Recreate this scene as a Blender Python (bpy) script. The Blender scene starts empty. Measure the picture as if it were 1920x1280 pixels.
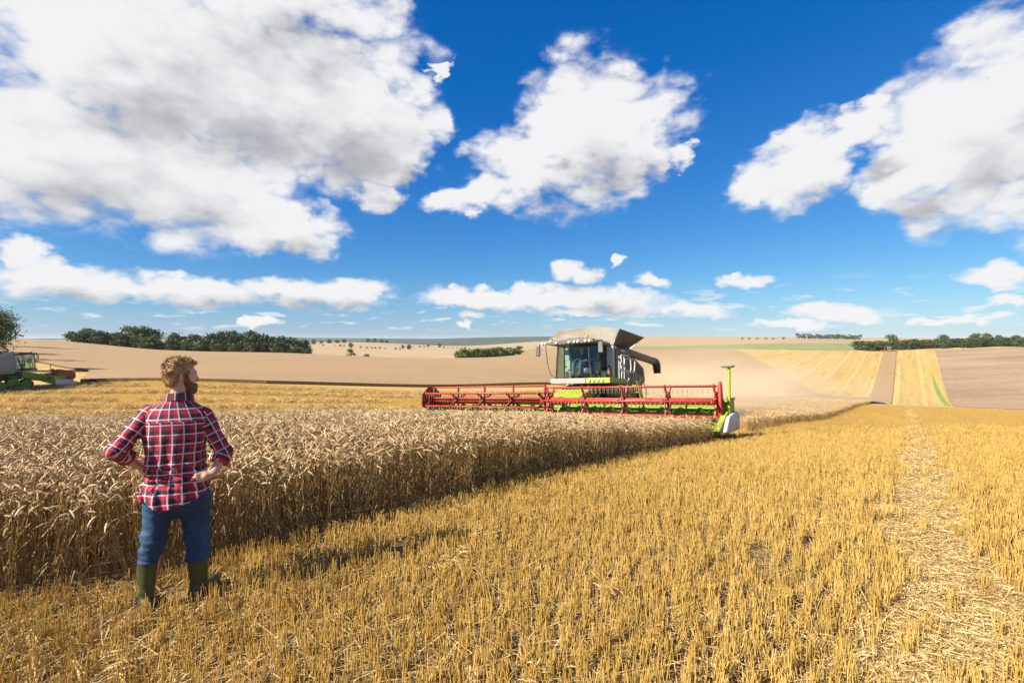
import bpy, bmesh, math, random
import numpy as np
from mathutils import Vector, Matrix
from mathutils.geometry import delaunay_2d_cdt

# ------------------------------------------------------------------ scene, camera, sky, sun, exposure
S = bpy.context.scene
COL = S.collection
R = math.radians
PI = math.pi
CAMH = 1.97                      # camera height above the stubble at the man's feet

cam = bpy.data.objects.new('camera', bpy.data.cameras.new('camera'))
COL.objects.link(cam)
cam.location = (0, 0, CAMH)
cam.rotation_euler = (R(90 - 0.19), 0, 0)
cam.data.sensor_width = 36
cam.data.lens = 16.875
cam.data.clip_start = 0.05
cam.data.clip_end = 30000
S.camera = cam

SUN_EL = R(37)
LIGHT = Vector((0.87, 0.49, 0)).normalized()          # where the light travels, on the map
sun = bpy.data.objects.new('sun', bpy.data.lights.new('sun', 'SUN'))
COL.objects.link(sun)
sun.data.energy = 5.0
sun.data.angle = R(0.53)
sun.data.color = (1.0, 0.93, 0.82)
ld = Vector((LIGHT.x * math.cos(SUN_EL), LIGHT.y * math.cos(SUN_EL), -math.sin(SUN_EL)))
sun.rotation_euler = ld.to_track_quat('-Z', 'Y').to_euler()
S.view_settings.view_transform = 'Standard'
S.view_settings.look = 'None'
S.view_settings.gamma = 1
S.view_settings.exposure = 1.05
S.cycles.max_bounces = 6
S.cycles.diffuse_bounces = 3
S.cycles.transparent_max_bounces = 12
S.cycles.volume_bounces = 3
S.cycles.use_denoising = True

# clouds: azimuth, elevation, half width, half height (radians), turn, strength
CLOUDS = [(-0.668, 0.466, 0.245, 0.148, 0.5, 1.2), (-0.532, 0.436, 0.276, 0.186, 0.27, 1.35), (-0.342, 0.429, 0.187, 0.148, 0.21, 1.1), (-0.751, 0.275, 0.186, 0.108, 0.37, 1.2), (-0.611, 0.272, 0.204, 0.113, -0.08, 1.2), (-0.472, 0.211, 0.157, 0.057, -0.03, 1.0), (-0.418, 0.188, 0.101, 0.045, -0.09, 0.9), (-0.24, 0.405, 0.108, 0.098, 0.58, 0.8), (-0.889, 0.264, 0.153, 0.107, 1.19, 1.2), (-0.455, 0.608, 0.242, 0.13, 0.32, 1.2), (-0.261, 0.338, 0.115, 0.048, 0.1, 0.7), (-0.266, 0.279, 0.062, 0.039, 0.12, 0.75), (-0.146, 0.5, 0.045, 0.03, -1.03, 0.5), (0.165, 0.392, 0.176, 0.122, 0.26, 1.15), (0.235, 0.405, 0.10, 0.075, -0.21, 1.0), (0.083, 0.425, 0.065, 0.045, -0.06, 0.75), (0.044, 0.348, 0.164, 0.085, 0.27, 1.0), (-0.078, 0.293, 0.122, 0.046, 0.24, 0.85), (0.347, 0.352, 0.05, 0.035, -0.23, 0.7), (0.297, 0.353, 0.051, 0.028, -0.14, 0.5), (0.751, 0.29, 0.133, 0.108, -1.27, 1.2), (0.807, 0.351, 0.102, 0.079, -1.12, 1.2), (0.688, 0.258, 0.078, 0.074, -0.25, 0.9), (0.54, 0.302, 0.132, 0.069, 0.36, 0.85), (0.481, 0.275, 0.069, 0.05, -0.09, 0.8), (0.633, 0.342, 0.074, 0.047, 0.49, 0.75), (0.857, 0.24, 0.129, 0.091, -1.26, 1.2), (0.727, 0.21, 0.112, 0.032, -0.08, 0.8), (-0.733, 0.09, 0.16, 0.043, 0.04, 1.0), (-0.572, 0.09, 0.188, 0.045, -0.02, 1.0), (-0.418, 0.088, 0.185, 0.042, -0.05, 0.95), (-0.322, 0.097, 0.11, 0.044, 0.04, 1.0), (-0.802, 0.121, 0.048, 0.028, -0.13, 0.75), (-0.848, 0.086, 0.073, 0.043, 0.15, 0.9), (-0.067, 0.085, 0.166, 0.035, -0.03, 0.9), (0.187, 0.082, 0.183, 0.048, -0.07, 1.05), (0.044, 0.083, 0.166, 0.04, -0.0, 0.9), (0.361, 0.059, 0.117, 0.025, -0.08, 0.75), (0.127, 0.141, 0.074, 0.035, -0.02, 0.9), (0.281, 0.125, 0.047, 0.019, -0.04, 0.75), (0.459, 0.109, 0.063, 0.023, -0.06, 0.85), (0.791, 0.093, 0.05, 0.028, -0.14, 0.9), (0.208, 0.165, 0.025, 0.024, 1.38, 0.5), (0.596, 0.048, 0.114, 0.024, -0.08, 0.7), (0.524, 0.031, 0.108, 0.013, -0.02, 0.65), (0.807, 0.054, 0.037, 0.012, -0.06, 0.7), (0.751, 0.03, 0.095, 0.011, -0.03, 0.55), (-0.481, 0.034, 0.048, 0.014, 0.02, 0.7), (-0.089, 0.052, 0.044, 0.015, 0.01, 0.6), (-0.1, 0.035, 0.044, 0.013, 0.0, 0.6), (0.143, 0.052, 0.12, 0.014, -0.01, 0.6),
          # the rest of the sky, out of the picture
          (-1.5, 0.3, 0.3, 0.14, 0.1, 1.1), (-2.2, 0.5, 0.3, 0.16, -0.2, 1.1), (-2.8, 0.25, 0.25, 0.1, 0, 1.0), (1.5, 0.35, 0.3, 0.15, 0.2, 1.1), (2.2, 0.2, 0.3, 0.08, 0, 1.0), (2.7, 0.55, 0.25, 0.15, 0.3, 1.1), (1.3, 0.09, 0.3, 0.04, 0, 0.9), (-1.4, 0.1, 0.3, 0.04, 0, 0.9), (0.6, 0.95, 0.4, 0.14, 0.2, 1.0), (-1.7, 0.95, 0.4, 0.15, -0.3, 1.0)]


def build_world():
    w = bpy.data.worlds.new('World')
    S.world = w
    w.use_nodes = True
    nt = w.node_tree
    nt.nodes.clear()
    N, L = nt.nodes.new, nt.links.new

    def math_(op, a, b=None, c=None, clamp=False):
        n = N('ShaderNodeMath')
        n.operation = op
        n.use_clamp = clamp
        for i, v in enumerate((a, b, c)):
            if v is None:
                continue
            if isinstance(v, (int, float)):
                n.inputs[i].default_value = v
            else:
                L(v, n.inputs[i])
        return n.outputs[0]

    def vmath(op, a, b=None):
        n = N('ShaderNodeVectorMath')
        n.operation = op
        for i, v in enumerate((a, b)):
            if v is None:
                continue
            if isinstance(v, tuple):
                n.inputs[i].default_value = v
            elif isinstance(v, (int, float)):
                n.inputs['Scale'].default_value = v
            elif op == 'SCALE' and i == 1:
                L(v, n.inputs['Scale'])
            else:
                L(v, n.inputs[i])
        return n.outputs[0]

    def smooth(v, lo, hi, a=0.0, b=1.0):
        n = N('ShaderNodeMapRange')
        n.interpolation_type = 'SMOOTHSTEP'
        L(v, n.inputs['Value'])
        for k, x in (('From Min', lo), ('From Max', hi), ('To Min', a), ('To Max', b)):
            n.inputs[k].default_value = x
        return n.outputs[0]

    def noise(vec, scale, detail, rough=0.55):
        n = N('ShaderNodeTexNoise')
        n.inputs['Scale'].default_value = scale
        n.inputs['Detail'].default_value = detail
        n.inputs['Roughness'].default_value = rough
        L(vec, n.inputs['Vector'])
        return n.outputs

    tc = N('ShaderNodeTexCoord').outputs['Generated']
    sp = N('ShaderNodeSeparateXYZ')
    L(tc, sp.inputs[0])
    az = math_('ARCTAN2', sp.outputs[0], sp.outputs[1])
    el = math_('ARCSINE', sp.outputs[2])
    cb = N('ShaderNodeCombineXYZ')
    L(az, cb.inputs[0])
    L(el, cb.inputs[1])
    cb.inputs[2].default_value = 1.0
    P = cb.outputs[0]
    # clouds nearer the horizon are farther: finer and flatter there
    elp = math_('MAXIMUM', el, 0.0)
    dv = vmath('MULTIPLY', tc, (1.0, 1.0, 1.7))
    wn = noise(dv, 5.5, 5.0, 0.6)
    wcol = vmath('SUBTRACT', wn['Color'], (0.5, 0.5, 0.5))
    amt = math_('MULTIPLY_ADD', elp, 0.42, 0.035)
    warp = vmath('MULTIPLY', vmath('SCALE', wcol, amt), (1.1, 0.75, 0.0))
    wn2 = noise(dv, 30.0, 3.0, 0.55)
    warp = vmath('ADD', warp, vmath('MULTIPLY', vmath('SUBTRACT', wn2['Color'], (0.5, 0.5, 0.5)), (0.055, 0.032, 0.0)))
    P2 = vmath('ADD', P, warp)
    # the same point moved toward the sun (up and to the left): how much cloud stands in the light's way
    dl = N('ShaderNodeCombineXYZ')
    L(math_('MULTIPLY_ADD', elp, -0.10, -0.006), dl.inputs[0])
    L(math_('MULTIPLY_ADD', elp, 0.20, 0.014), dl.inputs[1])
    P3 = vmath('ADD', P2, dl.outputs[0])

    def field(p, least=0.0):
        acc = None
        for (a, e, ra, re, rot, s) in CLOUDS:
            if re < least:
                continue
            k = 1.16 * (1 - 0.28 / s) / 0.72 * (1.0 if re > 0.05 else 0.9)
            ra, re = ra * k, re * k * (1.0 if e > 0.15 or re < 0.03 else 0.80)
            c, sn = math.cos(rot), math.sin(rot)
            u = N('ShaderNodeVectorMath'); u.operation = 'DOT_PRODUCT'
            v = N('ShaderNodeVectorMath'); v.operation = 'DOT_PRODUCT'
            L(p, u.inputs[0]); L(p, v.inputs[0])
            u.inputs[1].default_value = (c / ra, sn / ra, -(c * a + sn * e) / ra)
            v.inputs[1].default_value = (-sn / re, c / re, -(-sn * a + c * e) / re)
            u, v = u.outputs['Value'], v.outputs['Value']
            r2 = math_('MULTIPLY_ADD', u, u, math_('MULTIPLY', v, v))
            acc = r2 if acc is None else math_('MINIMUM', acc, r2)
        return math_('MAXIMUM', math_('SUBTRACT', 1.0, math_('SQRT', acc)), 0.0)

    D = field(P2)
    Dl = field(P3, 0.03)
    fbn = noise(dv, 12.0, 8.0, 0.56)['Fac']
    vo = N('ShaderNodeTexVoronoi')                      # billows
    vo.inputs['Scale'].default_value = 15.0
    vo.inputs['Detail'].default_value = 2.0
    vo.inputs['Roughness'].default_value = 0.42
    L(vmath('ADD', dv, vmath('SCALE', wcol, 0.10)), vo.inputs['Vector'])
    puff = math_('SUBTRACT', 0.95, vo.outputs['Distance'])
    fb = math_('MULTIPLY_ADD', puff, 0.42, math_('MULTIPLY', fbn, 0.62))
    fb2 = noise(dv, 4.0, 4.0, 0.5)['Fac']
    d = math_('MULTIPLY_ADD', math_('SUBTRACT', fb, 0.29), 1.25, D)
    alpha = math_('MULTIPLY', smooth(d, 0.08, 0.62), smooth(D, 0.0, 0.22))
    sh = math_('MULTIPLY_ADD', math_('SUBTRACT', fb2, 0.5), 1.1, Dl)
    sh = math_('MULTIPLY_ADD', math_('SUBTRACT', fb, 0.42), -0.75, sh)
    shade = smooth(sh, 0.36, 1.18)
    # thin scraps of far cumulus along the horizon
    hv = vmath('MULTIPLY', tc, (1.0, 1.0, 5.5))
    hn = noise(hv, 17.0, 6.0, 0.55)['Fac']
    hb = math_('MULTIPLY', smooth(el, 0.012, 0.03), smooth(el, 0.13, 0.05))
    ha = math_('MULTIPLY', smooth(hn, 0.54, 0.68), math_('MULTIPLY', hb, 0.75))
    alpha2 = math_('MAXIMUM', alpha, ha)

    ramp = N('ShaderNodeMix')
    ramp.data_type = 'RGBA'
    L(shade, ramp.inputs[0])
    ramp.inputs[6].default_value = (0.97, 0.97, 0.985, 1)
    ramp.inputs[7].default_value = (0.49, 0.505, 0.545, 1)

    sky = N('ShaderNodeTexSky')
    sky.sky_type = 'NISHITA'
    sky.sun_disc = False
    sky.sun_elevation = SUN_EL
    sky.sun_rotation = math.atan2(-LIGHT.x, -LIGHT.y)
    sky.altitude = 150
    sky.air_density = 1.0
    sky.dust_density = 0.35
    sky.ozone_density = 1.6
    hs = N('ShaderNodeHueSaturation')
    hs.inputs['Saturation'].default_value = 1.1
    hs.inputs['Hue'].default_value = 0.497
    L(sky.outputs[0], hs.inputs['Color'])
    bg = N('ShaderNodeBackground')
    tint = N('ShaderNodeMix')
    tint.data_type = 'RGBA'
    tint.blend_type = 'MULTIPLY'
    tint.inputs[0].default_value = 1.0
    L(hs.outputs[0], tint.inputs[6])
    tint.inputs[7].default_value = (0.55, 0.86, 1.12, 1)
    sc = N('ShaderNodeSeparateColor')
    L(tint.outputs[2], sc.inputs[0])
    cc = N('ShaderNodeCombineColor')
    for k, (pw, ga) in enumerate(((1.25, 1.3), (1.02, 0.93), (0.62, 0.94))):   # the deep blue of a polarised, saturated picture
        v = math_('MULTIPLY', sc.outputs[k], 0.10)
        v = math_('POWER', v, pw)
        if k == 0:
            v = math_('MAXIMUM', math_('SUBTRACT', v, 0.023), 0.0)
        L(math_('MULTIPLY', v, ga * 10.0), cc.inputs[k])
    L(cc.outputs[0], bg.inputs[0])
    bg.inputs[1].default_value = 0.050
    bgc = N('ShaderNodeBackground')
    L(ramp.outputs[2], bgc.inputs[0])
    bgc.inputs[1].default_value = 0.445
    mx = N('ShaderNodeMixShader')
    L(alpha2, mx.inputs[0])
    L(bg.outputs[0], mx.inputs[1])
    L(bgc.outputs[0], mx.inputs[2])
    out = N('ShaderNodeOutputWorld')
    L(mx.outputs[0], out.inputs[0])
    w.cycles.sampling_method = 'MANUAL'
    w.cycles.sample_map_resolution = 256


build_world()

# ------------------------------------------------------------------ small helpers
rng = np.random.default_rng(7)
random.seed(7)


def tag(o, label=None, cat=None, group=None, kind=None):
    if label: o['label'] = label
    if cat: o['category'] = cat
    if group: o['group'] = group
    if kind: o['kind'] = kind
    return o


def empty(name, loc=(0, 0, 0)):
    o = bpy.data.objects.new(name, None)
    o.empty_display_size = 0.3
    COL.objects.link(o)
    o.location = loc
    return o


def link_mesh(name, verts, faces, mat=None, parent=None, smooth=False, link=True):
    me = bpy.data.meshes.new(name)
    me.from_pydata([tuple(map(float, v)) for v in verts] if not isinstance(verts, np.ndarray) else verts.tolist(), [], faces if not isinstance(faces, np.ndarray) else faces.tolist())
    if smooth:
        me.polygons.foreach_set('use_smooth', [True] * len(me.polygons))
    if mat is not None:
        for m in (mat if isinstance(mat, (list, tuple)) else [mat]):
            me.materials.append(m)
    me.update()
    o = bpy.data.objects.new(name, me)
    if link:
        COL.objects.link(o)
    if parent is not None:
        o.parent = parent
    return o


class MB:
    """collects simple shapes; build() makes ONE mesh object of them"""
    def __init__(self):
        self.v, self.f, self.mi, self.m = [], [], [], 0

    def add(self, vs, fs):
        b = len(self.v)
        self.v += [tuple(v) for v in vs]
        self.f += [tuple(i + b for i in f) for f in fs]
        self.mi += [self.m] * len(fs)
        return self

    def box(self, lo, hi):
        (a, b, c), (d, e, g) = lo, hi
        return self.add([(a, b, c), (d, b, c), (d, e, c), (a, e, c), (a, b, g), (d, b, g), (d, e, g), (a, e, g)],
                        [(0, 3, 2, 1), (4, 5, 6, 7), (0, 1, 5, 4), (1, 2, 6, 5), (2, 3, 7, 6), (3, 0, 4, 7)])

    def prism(self, poly, axis, lo, hi):
        """poly in the two other axes (in order), extruded along axis"""
        n = len(poly)
        def p(u, v, t):
            return (t, u, v) if axis == 0 else (u, t, v) if axis == 1 else (u, v, t)
        vs = [p(u, v, lo) for u, v in poly] + [p(u, v, hi) for u, v in poly]
        area = sum(poly[i][0] * poly[(i + 1) % n][1] - poly[(i + 1) % n][0] * poly[i][1] for i in range(n))
        flip = (area > 0) != (axis == 1)
        fs = [tuple(range(n)), tuple(range(2 * n - 1, n - 1, -1))]
        fs += [(i, i + n, (i + 1) % n + n, (i + 1) % n) for i in range(n)]
        if flip:
            fs = [tuple(reversed(f)) for f in fs]
        return self.add(vs, fs)

    def slab(self, quad, thick):
        """a plate: a polygon in space given a thickness along its normal"""
        q = [Vector(p) for p in quad]
        nrm = (q[1] - q[0]).cross(q[2] - q[0]).normalized() * thick
        n = len(q)
        vs = q + [p - nrm for p in q]
        fs = [tuple(range(n)), tuple(range(2 * n - 1, n - 1, -1))] + [(i, i + n, (i + 1) % n + n, (i + 1) % n) for i in range(n)]
        return self.add(vs, fs)

    def tube(self, pts, rad, n=8, closed=False, cap=True):
        pts = [Vector(p) for p in pts]
        m = len(pts)
        rs = rad if isinstance(rad, (list, tuple)) else [rad] * m
        vs, fs = [], []
        prev = None
        for i, p in enumerate(pts):
            if closed:
                t = pts[(i + 1) % m] - pts[i - 1]
            else:
                t = pts[min(i + 1, m - 1)] - pts[max(i - 1, 0)]
            t.normalize()
            if prev is None:
                u = t.orthogonal().normalized()
            else:
                u = (prev - t * prev.dot(t))
                u = u.normalized() if u.length > 1e-6 else t.orthogonal().normalized()
            prev = u
            w = t.cross(u)
            for k in range(n):
                a = 2 * PI * k / n
                vs.append(p + (u * math.cos(a) + w * math.sin(a)) * rs[i])
        for i in range(m if closed else m - 1):
            j = (i + 1) % m
            for k in range(n):
                k2 = (k + 1) % n
                fs.append((i * n + k, i * n + k2, j * n + k2, j * n + k))
        if cap and not closed:
            fs.append(tuple(reversed(range(n))))
            fs.append(tuple(range((m - 1) * n, m * n)))
        return self.add(vs, fs)

    def lathe(self, centre, axis, prof, n=20):
        """prof: (offset along axis, radius) pairs"""
        c = Vector(centre)
        t = Vector(axis).normalized()
        u = t.orthogonal().normalized()
        w = t.cross(u)
        vs, fs = [], []
        for o, r in prof:
            for k in range(n):
                a = 2 * PI * k / n
                vs.append(c + t * o + (u * math.cos(a) + w * math.sin(a)) * r)
        for i in range(len(prof) - 1):
            for k in range(n):
                k2 = (k + 1) % n
                fs.append((i * n + k, i * n + k2, (i + 1) * n + k2, (i + 1) * n + k))
        fs.append(tuple(reversed(range(n))))
        fs.append(tuple(range((len(prof) - 1) * n, len(prof) * n)))
        return self.add(vs, fs)

    def build(self, name, mat, parent=None, smooth=False, bevel=0, link=True):
        o = link_mesh(name, self.v, self.f, mat, parent, smooth, link)
        if max(self.mi, default=0) > 0:
            o.data.polygons.foreach_set('material_index', self.mi)
        if bevel:
            b = o.modifiers.new('bevel', 'BEVEL')
            b.width = bevel
            b.segments = 2
            b.limit_method = 'ANGLE'
        return o


def copy_tree(o, parent=None):
    c = o.copy()
    COL.objects.link(c)
    c.parent = parent
    for ch in list(o.children):
        copy_tree(ch, c)
    return c


# value noise for shaping meshes
def hash3(i, j, k, seed=0):
    h = (i * 374761393 + j * 668265263 + k * 2147483647 + seed * 144664927) & 0xffffffff
    h = ((h ^ (h >> 13)) * 1274126177) & 0xffffffff
    h = (h ^ (h >> 16)) & 0xffffffff
    return h / 4294967295.0


def vnoise(p, seed=0):
    p = np.asarray(p, float)
    i = np.floor(p).astype(np.int64)
    f = p - i
    f = f * f * (3 - 2 * f)
    r = 0
    for dx in (0, 1):
        for dy in (0, 1):
            for dz in (0, 1):
                wgt = (f[..., 0] if dx else 1 - f[..., 0]) * (f[..., 1] if dy else 1 - f[..., 1]) * (f[..., 2] if dz else 1 - f[..., 2])
                r = r + wgt * hash3(i[..., 0] + dx, i[..., 1] + dy, i[..., 2] + dz, seed)
    return r * 2 - 1


def fbm(p, oct=4, seed=0):
    a, s, r = 1.0, 0.0, 0
    for o in range(oct):
        r = r + a * vnoise(np.asarray(p) * 2 ** o, seed + o)
        s += a
        a *= 0.5
    return r / s


# ------------------------------------------------------------------ materials
def new_mat(name):
    m = bpy.data.materials.new(name)
    m.use_nodes = True
    m.node_tree.nodes.clear()
    return m


ALB = 0.85                       # all albedos sit a little under their first estimate


class NT:
    def __init__(self, name):
        self.m = new_mat(name)
        self.t = self.m.node_tree
        self.N = self.t.nodes.new
        self.L = self.t.links.new

    def put(self, sock, v):
        if v is None:
            return
        if hasattr(v, 'is_output') or isinstance(v, bpy.types.NodeSocket):
            self.L(v, sock)
        elif isinstance(v, tuple) and len(v) == 3 and sock.type == 'RGBA':
            sock.default_value = (*v, 1)
        else:
            sock.default_value = v

    def math(self, op, a, b=None, c=None, clamp=False):
        n = self.N('ShaderNodeMath')
        n.operation = op
        n.use_clamp = clamp
        for i, v in enumerate((a, b, c)):
            self.put(n.inputs[i], v)
        return n.outputs[0]

    def coord(self, kind='Object'):
        return self.N('ShaderNodeTexCoord').outputs[kind]

    def pos(self):
        return self.N('ShaderNodeNewGeometry').outputs['Position']

    def mapping(self, v, scale=(1, 1, 1), rot=(0, 0, 0), loc=(0, 0, 0)):
        n = self.N('ShaderNodeMapping')
        self.L(v, n.inputs[0])
        n.inputs['Scale'].default_value = scale
        n.inputs['Rotation'].default_value = rot
        n.inputs['Location'].default_value = loc
        return n.outputs[0]

    def noise(self, v, scale, detail=4, rough=0.55, out='Fac'):
        n = self.N('ShaderNodeTexNoise')
        self.L(v, n.inputs['Vector'])
        n.inputs['Scale'].default_value = scale
        n.inputs['Detail'].default_value = detail
        n.inputs['Roughness'].default_value = rough
        return n.outputs[out]

    def ramp(self, v, stops):
        n = self.N('ShaderNodeValToRGB')
        self.L(v, n.inputs[0])
        e = n.color_ramp.elements
        while len(e) < len(stops):
            e.new(0.5)
        for k, (p, c) in zip(e, stops):
            k.position = p
            k.color = (*c, 1) if len(c) == 3 else c
        return n.outputs[0]

    def range(self, v, lo, hi, a=0, b=1, smooth=True):
        n = self.N('ShaderNodeMapRange')
        n.interpolation_type = 'SMOOTHSTEP' if smooth else 'LINEAR'
        self.put(n.inputs['Value'], v)
        for k, x in (('From Min', lo), ('From Max', hi), ('To Min', a), ('To Max', b)):
            n.inputs[k].default_value = x
        return n.outputs[0]

    def mix(self, f, a, b, kind='MIX'):
        n = self.N('ShaderNodeMix')
        n.data_type = 'RGBA'
        n.blend_type = kind
        self.put(n.inputs[0], f)
        self.put(n.inputs[6], a)
        self.put(n.inputs[7], b)
        return n.outputs[2]

    def bump(self, h, strength=0.3, dist=0.02):
        n = self.N('ShaderNodeBump')
        self.L(h, n.inputs['Height'])
        n.inputs['Strength'].default_value = strength
        n.inputs['Distance'].default_value = dist
        return n.outputs[0]

    def principled(self, color, rough=0.6, normal=None, **kw):
        n = self.N('ShaderNodeBsdfPrincipled')
        color = tuple(c * ALB for c in color) if isinstance(color, tuple) else self.mix(1.0, color, (ALB, ALB, ALB), 'MULTIPLY')
        self.put(n.inputs['Base Color'], color)
        self.put(n.inputs['Roughness'], rough)
        if normal is not None:
            self.L(normal, n.inputs['Normal'])
        for k, v in kw.items():
            self.put(n.inputs[k], v)
        return n.outputs[0]

    def out(self, sh, vol=False):
        o = self.N('ShaderNodeOutputMaterial')
        self.L(sh, o.inputs['Volume' if vol else 'Surface'])
        return self.m


def paint(name, col, rough=0.4, dust=0.35, metal=0.0, scale=2.0):
    """machine paint with field dust and small scratches"""
    t = NT(name)
    p = t.coord()
    n = t.noise(p, scale, 6, 0.65)
    n2 = t.noise(p, scale * 9, 4, 0.6)
    f = t.math('MULTIPLY', t.range(t.math('MULTIPLY_ADD', n2, 0.35, n), 0.45, 0.95), dust)
    c = t.mix(f, col, (0.38, 0.30, 0.19))
    rr = t.math('MULTIPLY_ADD', f, 0.5, rough)
    return t.out(t.principled(c, rr, Metallic=metal))


def plain(name, col, rough=0.6, var=0.25, scale=20, metal=0.0, bump=0.0):
    t = NT(name)
    p = t.coord()
    n = t.noise(p, scale, 4)
    a = tuple(c * (1 - var) for c in col)
    b = tuple(min(1, c * (1 + var)) for c in col)
    c = t.mix(n, a, b)
    nm = t.bump(n, bump, 0.01) if bump else None
    return t.out(t.principled(c, rough, nm, Metallic=metal))


def straw_mat(name, c1, c2, c3, trans=0.25):
    """dry straw: varies from plant to plant and along the stem"""
    t = NT(name)
    rnd = t.N('ShaderNodeObjectInfo').outputs['Random']
    isl = t.N('ShaderNodeNewGeometry').outputs['Random Per Island']
    n = t.noise(t.coord(), 30, 3)
    v = t.math('MULTIPLY_ADD', isl, 0.55, t.math('MULTIPLY', rnd, 0.25))
    v = t.math('MULTIPLY_ADD', n, 0.3, v, True)
    c = t.ramp(v, [(0.1, c1), (0.5, c2), (0.95, c3)])
    d = t.principled(c, 0.55)
    tr = t.N('ShaderNodeBsdfTranslucent')
    t.L(c, tr.inputs[0])
    m = t.N('ShaderNodeMixShader')
    m.inputs[0].default_value = trans
    t.L(d, m.inputs[1])
    t.L(tr.outputs[0], m.inputs[2])
    return t.out(m.outputs[0])

# ------------------------------------------------------------------ the lie of the land
F = 900.0


def w(px, Y):
    """map point at bearing px (photo column) and distance Y"""
    return ((px - 960) / F * Y, Y)


def ctrl(px, py, Y):
    return ((px - 960) / F * Y, Y, (637 - py) / F * Y)


CT = []
for px in (-200, 300, 960, 1500, 2100):
    CT.append(((px - 960) / F * 3.7, 3.7, -1.97))
CT += [(0, 0.8, -1.97), (0, -3, -1.97), (-3, 0, -1.97), (3, 0, -1.97), (-0.72, 5.9, -1.985), (6.5, 7.6, -2.15)]
CT += [(6.1, 14, -2.98), (14.5, 14, -2.75), (-3.6, 20.9, -3.80), (1.2, 17.4, -3.40)]
CT += [(-23, 22, -4.40), (-13, 22, -4.2), (19, 30, -5.1)]
CT += [ctrl(1640, 757, 86), ctrl(1672, 748, 257), ctrl(1665, 659, 450), ctrl(1920, 768, 200), ctrl(1920, 655, 430), ctrl(1750, 656, 450), ctrl(2300, 655, 420),
       ctrl(2300, 775, 190), ctrl(1540, 741, 230), ctrl(1400, 656, 450), ctrl(1200, 655, 450), ctrl(1300, 738, 115), ctrl(1235, 763, 38), ctrl(1040, 722, 82),
       ctrl(870, 726, 76), ctrl(150, 718, 60), ctrl(0, 729, 56), ctrl(500, 720, 63), ctrl(-300, 735, 50), ctrl(280, 656, 284), ctrl(140, 642, 280), ctrl(560, 665, 300),
       ctrl(0, 638, 350), ctrl(0, 655, 150), ctrl(-400, 640, 250), ctrl(620, 668, 300), ctrl(860, 673, 330), ctrl(960, 668, 350), ctrl(1010, 656, 450), ctrl(1050, 690, 200), ctrl(1750, 765, 60), ctrl(1400, 700, 240), ctrl(300, 690, 120), ctrl(700, 690, 160)]
# beyond the first crest
CT += [ctrl(300, 655, 480), ctrl(600, 684, 440), ctrl(850, 684, 460), ctrl(620, 668, 620), ctrl(850, 664, 650), ctrl(600, 644, 1200), ctrl(750, 647, 1200), ctrl(880, 650, 1250), ctrl(700, 640, 2000), ctrl(900, 641, 2000),
       ctrl(0, 640, 900), ctrl(300, 640, 1500), ctrl(1300, 650, 620), ctrl(1300, 640, 900), ctrl(1300, 636, 1250), ctrl(1500, 637, 1050), ctrl(1900, 650, 700), ctrl(1900, 636, 1500), ctrl(1100, 645, 1000)]
# far downs
CT += [ctrl(150, 634, 4200), ctrl(400, 631, 4600), ctrl(640, 633.5, 4500), ctrl(760, 634.5, 4500), ctrl(900, 636, 4000), ctrl(900, 645, 1900), ctrl(960, 643, 1500), ctrl(1010, 631, 3000), ctrl(720, 641, 1700), ctrl(1090, 632, 3800), ctrl(1280, 631.5, 5200), ctrl(1500, 636, 5000), ctrl(1900, 635, 5000)]
for px in (-400, 200, 800, 1100, 1500, 2300):
    CT.append(ctrl(px, 638.0, 11000))
for a in range(70, 300, 23):
    for r, z in ((12, -1.9), (60, -2.4), (300, -5), (1500, -3), (6000, 5), (11000, -20)):
        b = R(a)
        CT.append((r * math.sin(b), r * math.cos(b), z - (0.05 * min(r, 300) * math.sin(b) if a < 150 else 0)))
CT = np.array(CT)


def feat(x, y):
    r = np.maximum(np.hypot(x, y), 0.6)
    return np.stack([1.7 * x / r, 1.7 * y / r, np.log(r)], -1), r


_cf, _cr = feat(CT[:, 0], CT[:, 1])
_cg = (CT[:, 2] + CAMH) / _cr
_ker = lambda d2: np.sqrt(d2 + 0.25 ** 2)
_A = _ker(((_cf[:, None] - _cf[None]) ** 2).sum(-1)) - 1e-3 * np.eye(len(CT))
_n = len(CT)
_Pm = np.concatenate([np.ones((_n, 1)), _cf], 1)
_M = np.block([[_A, _Pm], [_Pm.T, np.zeros((4, 4))]])
_sol = np.linalg.lstsq(_M, np.concatenate([_cg, np.zeros(4)]), rcond=None)[0]


def H(x, y):
    """ground height (z = 0 at the man's feet)"""
    x = np.atleast_1d(np.asarray(x, float))
    y = np.atleast_1d(np.asarray(y, float))
    out = np.empty(x.shape)
    for s in range(0, x.size, 20000):
        f, r = feat(x.ravel()[s:s + 20000], y.ravel()[s:s + 20000])
        k = _ker(((f[:, None] - _cf[None]) ** 2).sum(-1))
        g = k @ _sol[:_n] + _sol[_n] + f @ _sol[_n + 1:]
        out.ravel()[s:s + 20000] = g * r
    return out


def h1(x, y):
    return float(H([x], [y])[0])


# the drill rows, tramlines and the cut edge all run the same way
ROW = np.array([0.635, 0.772])
ROWP = np.array([0.772, -0.635])
ROW_ANG = math.atan2(ROW[1], ROW[0])

TRK_PT = (6.48, 7.5)                                   # a point on the tramline

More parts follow.
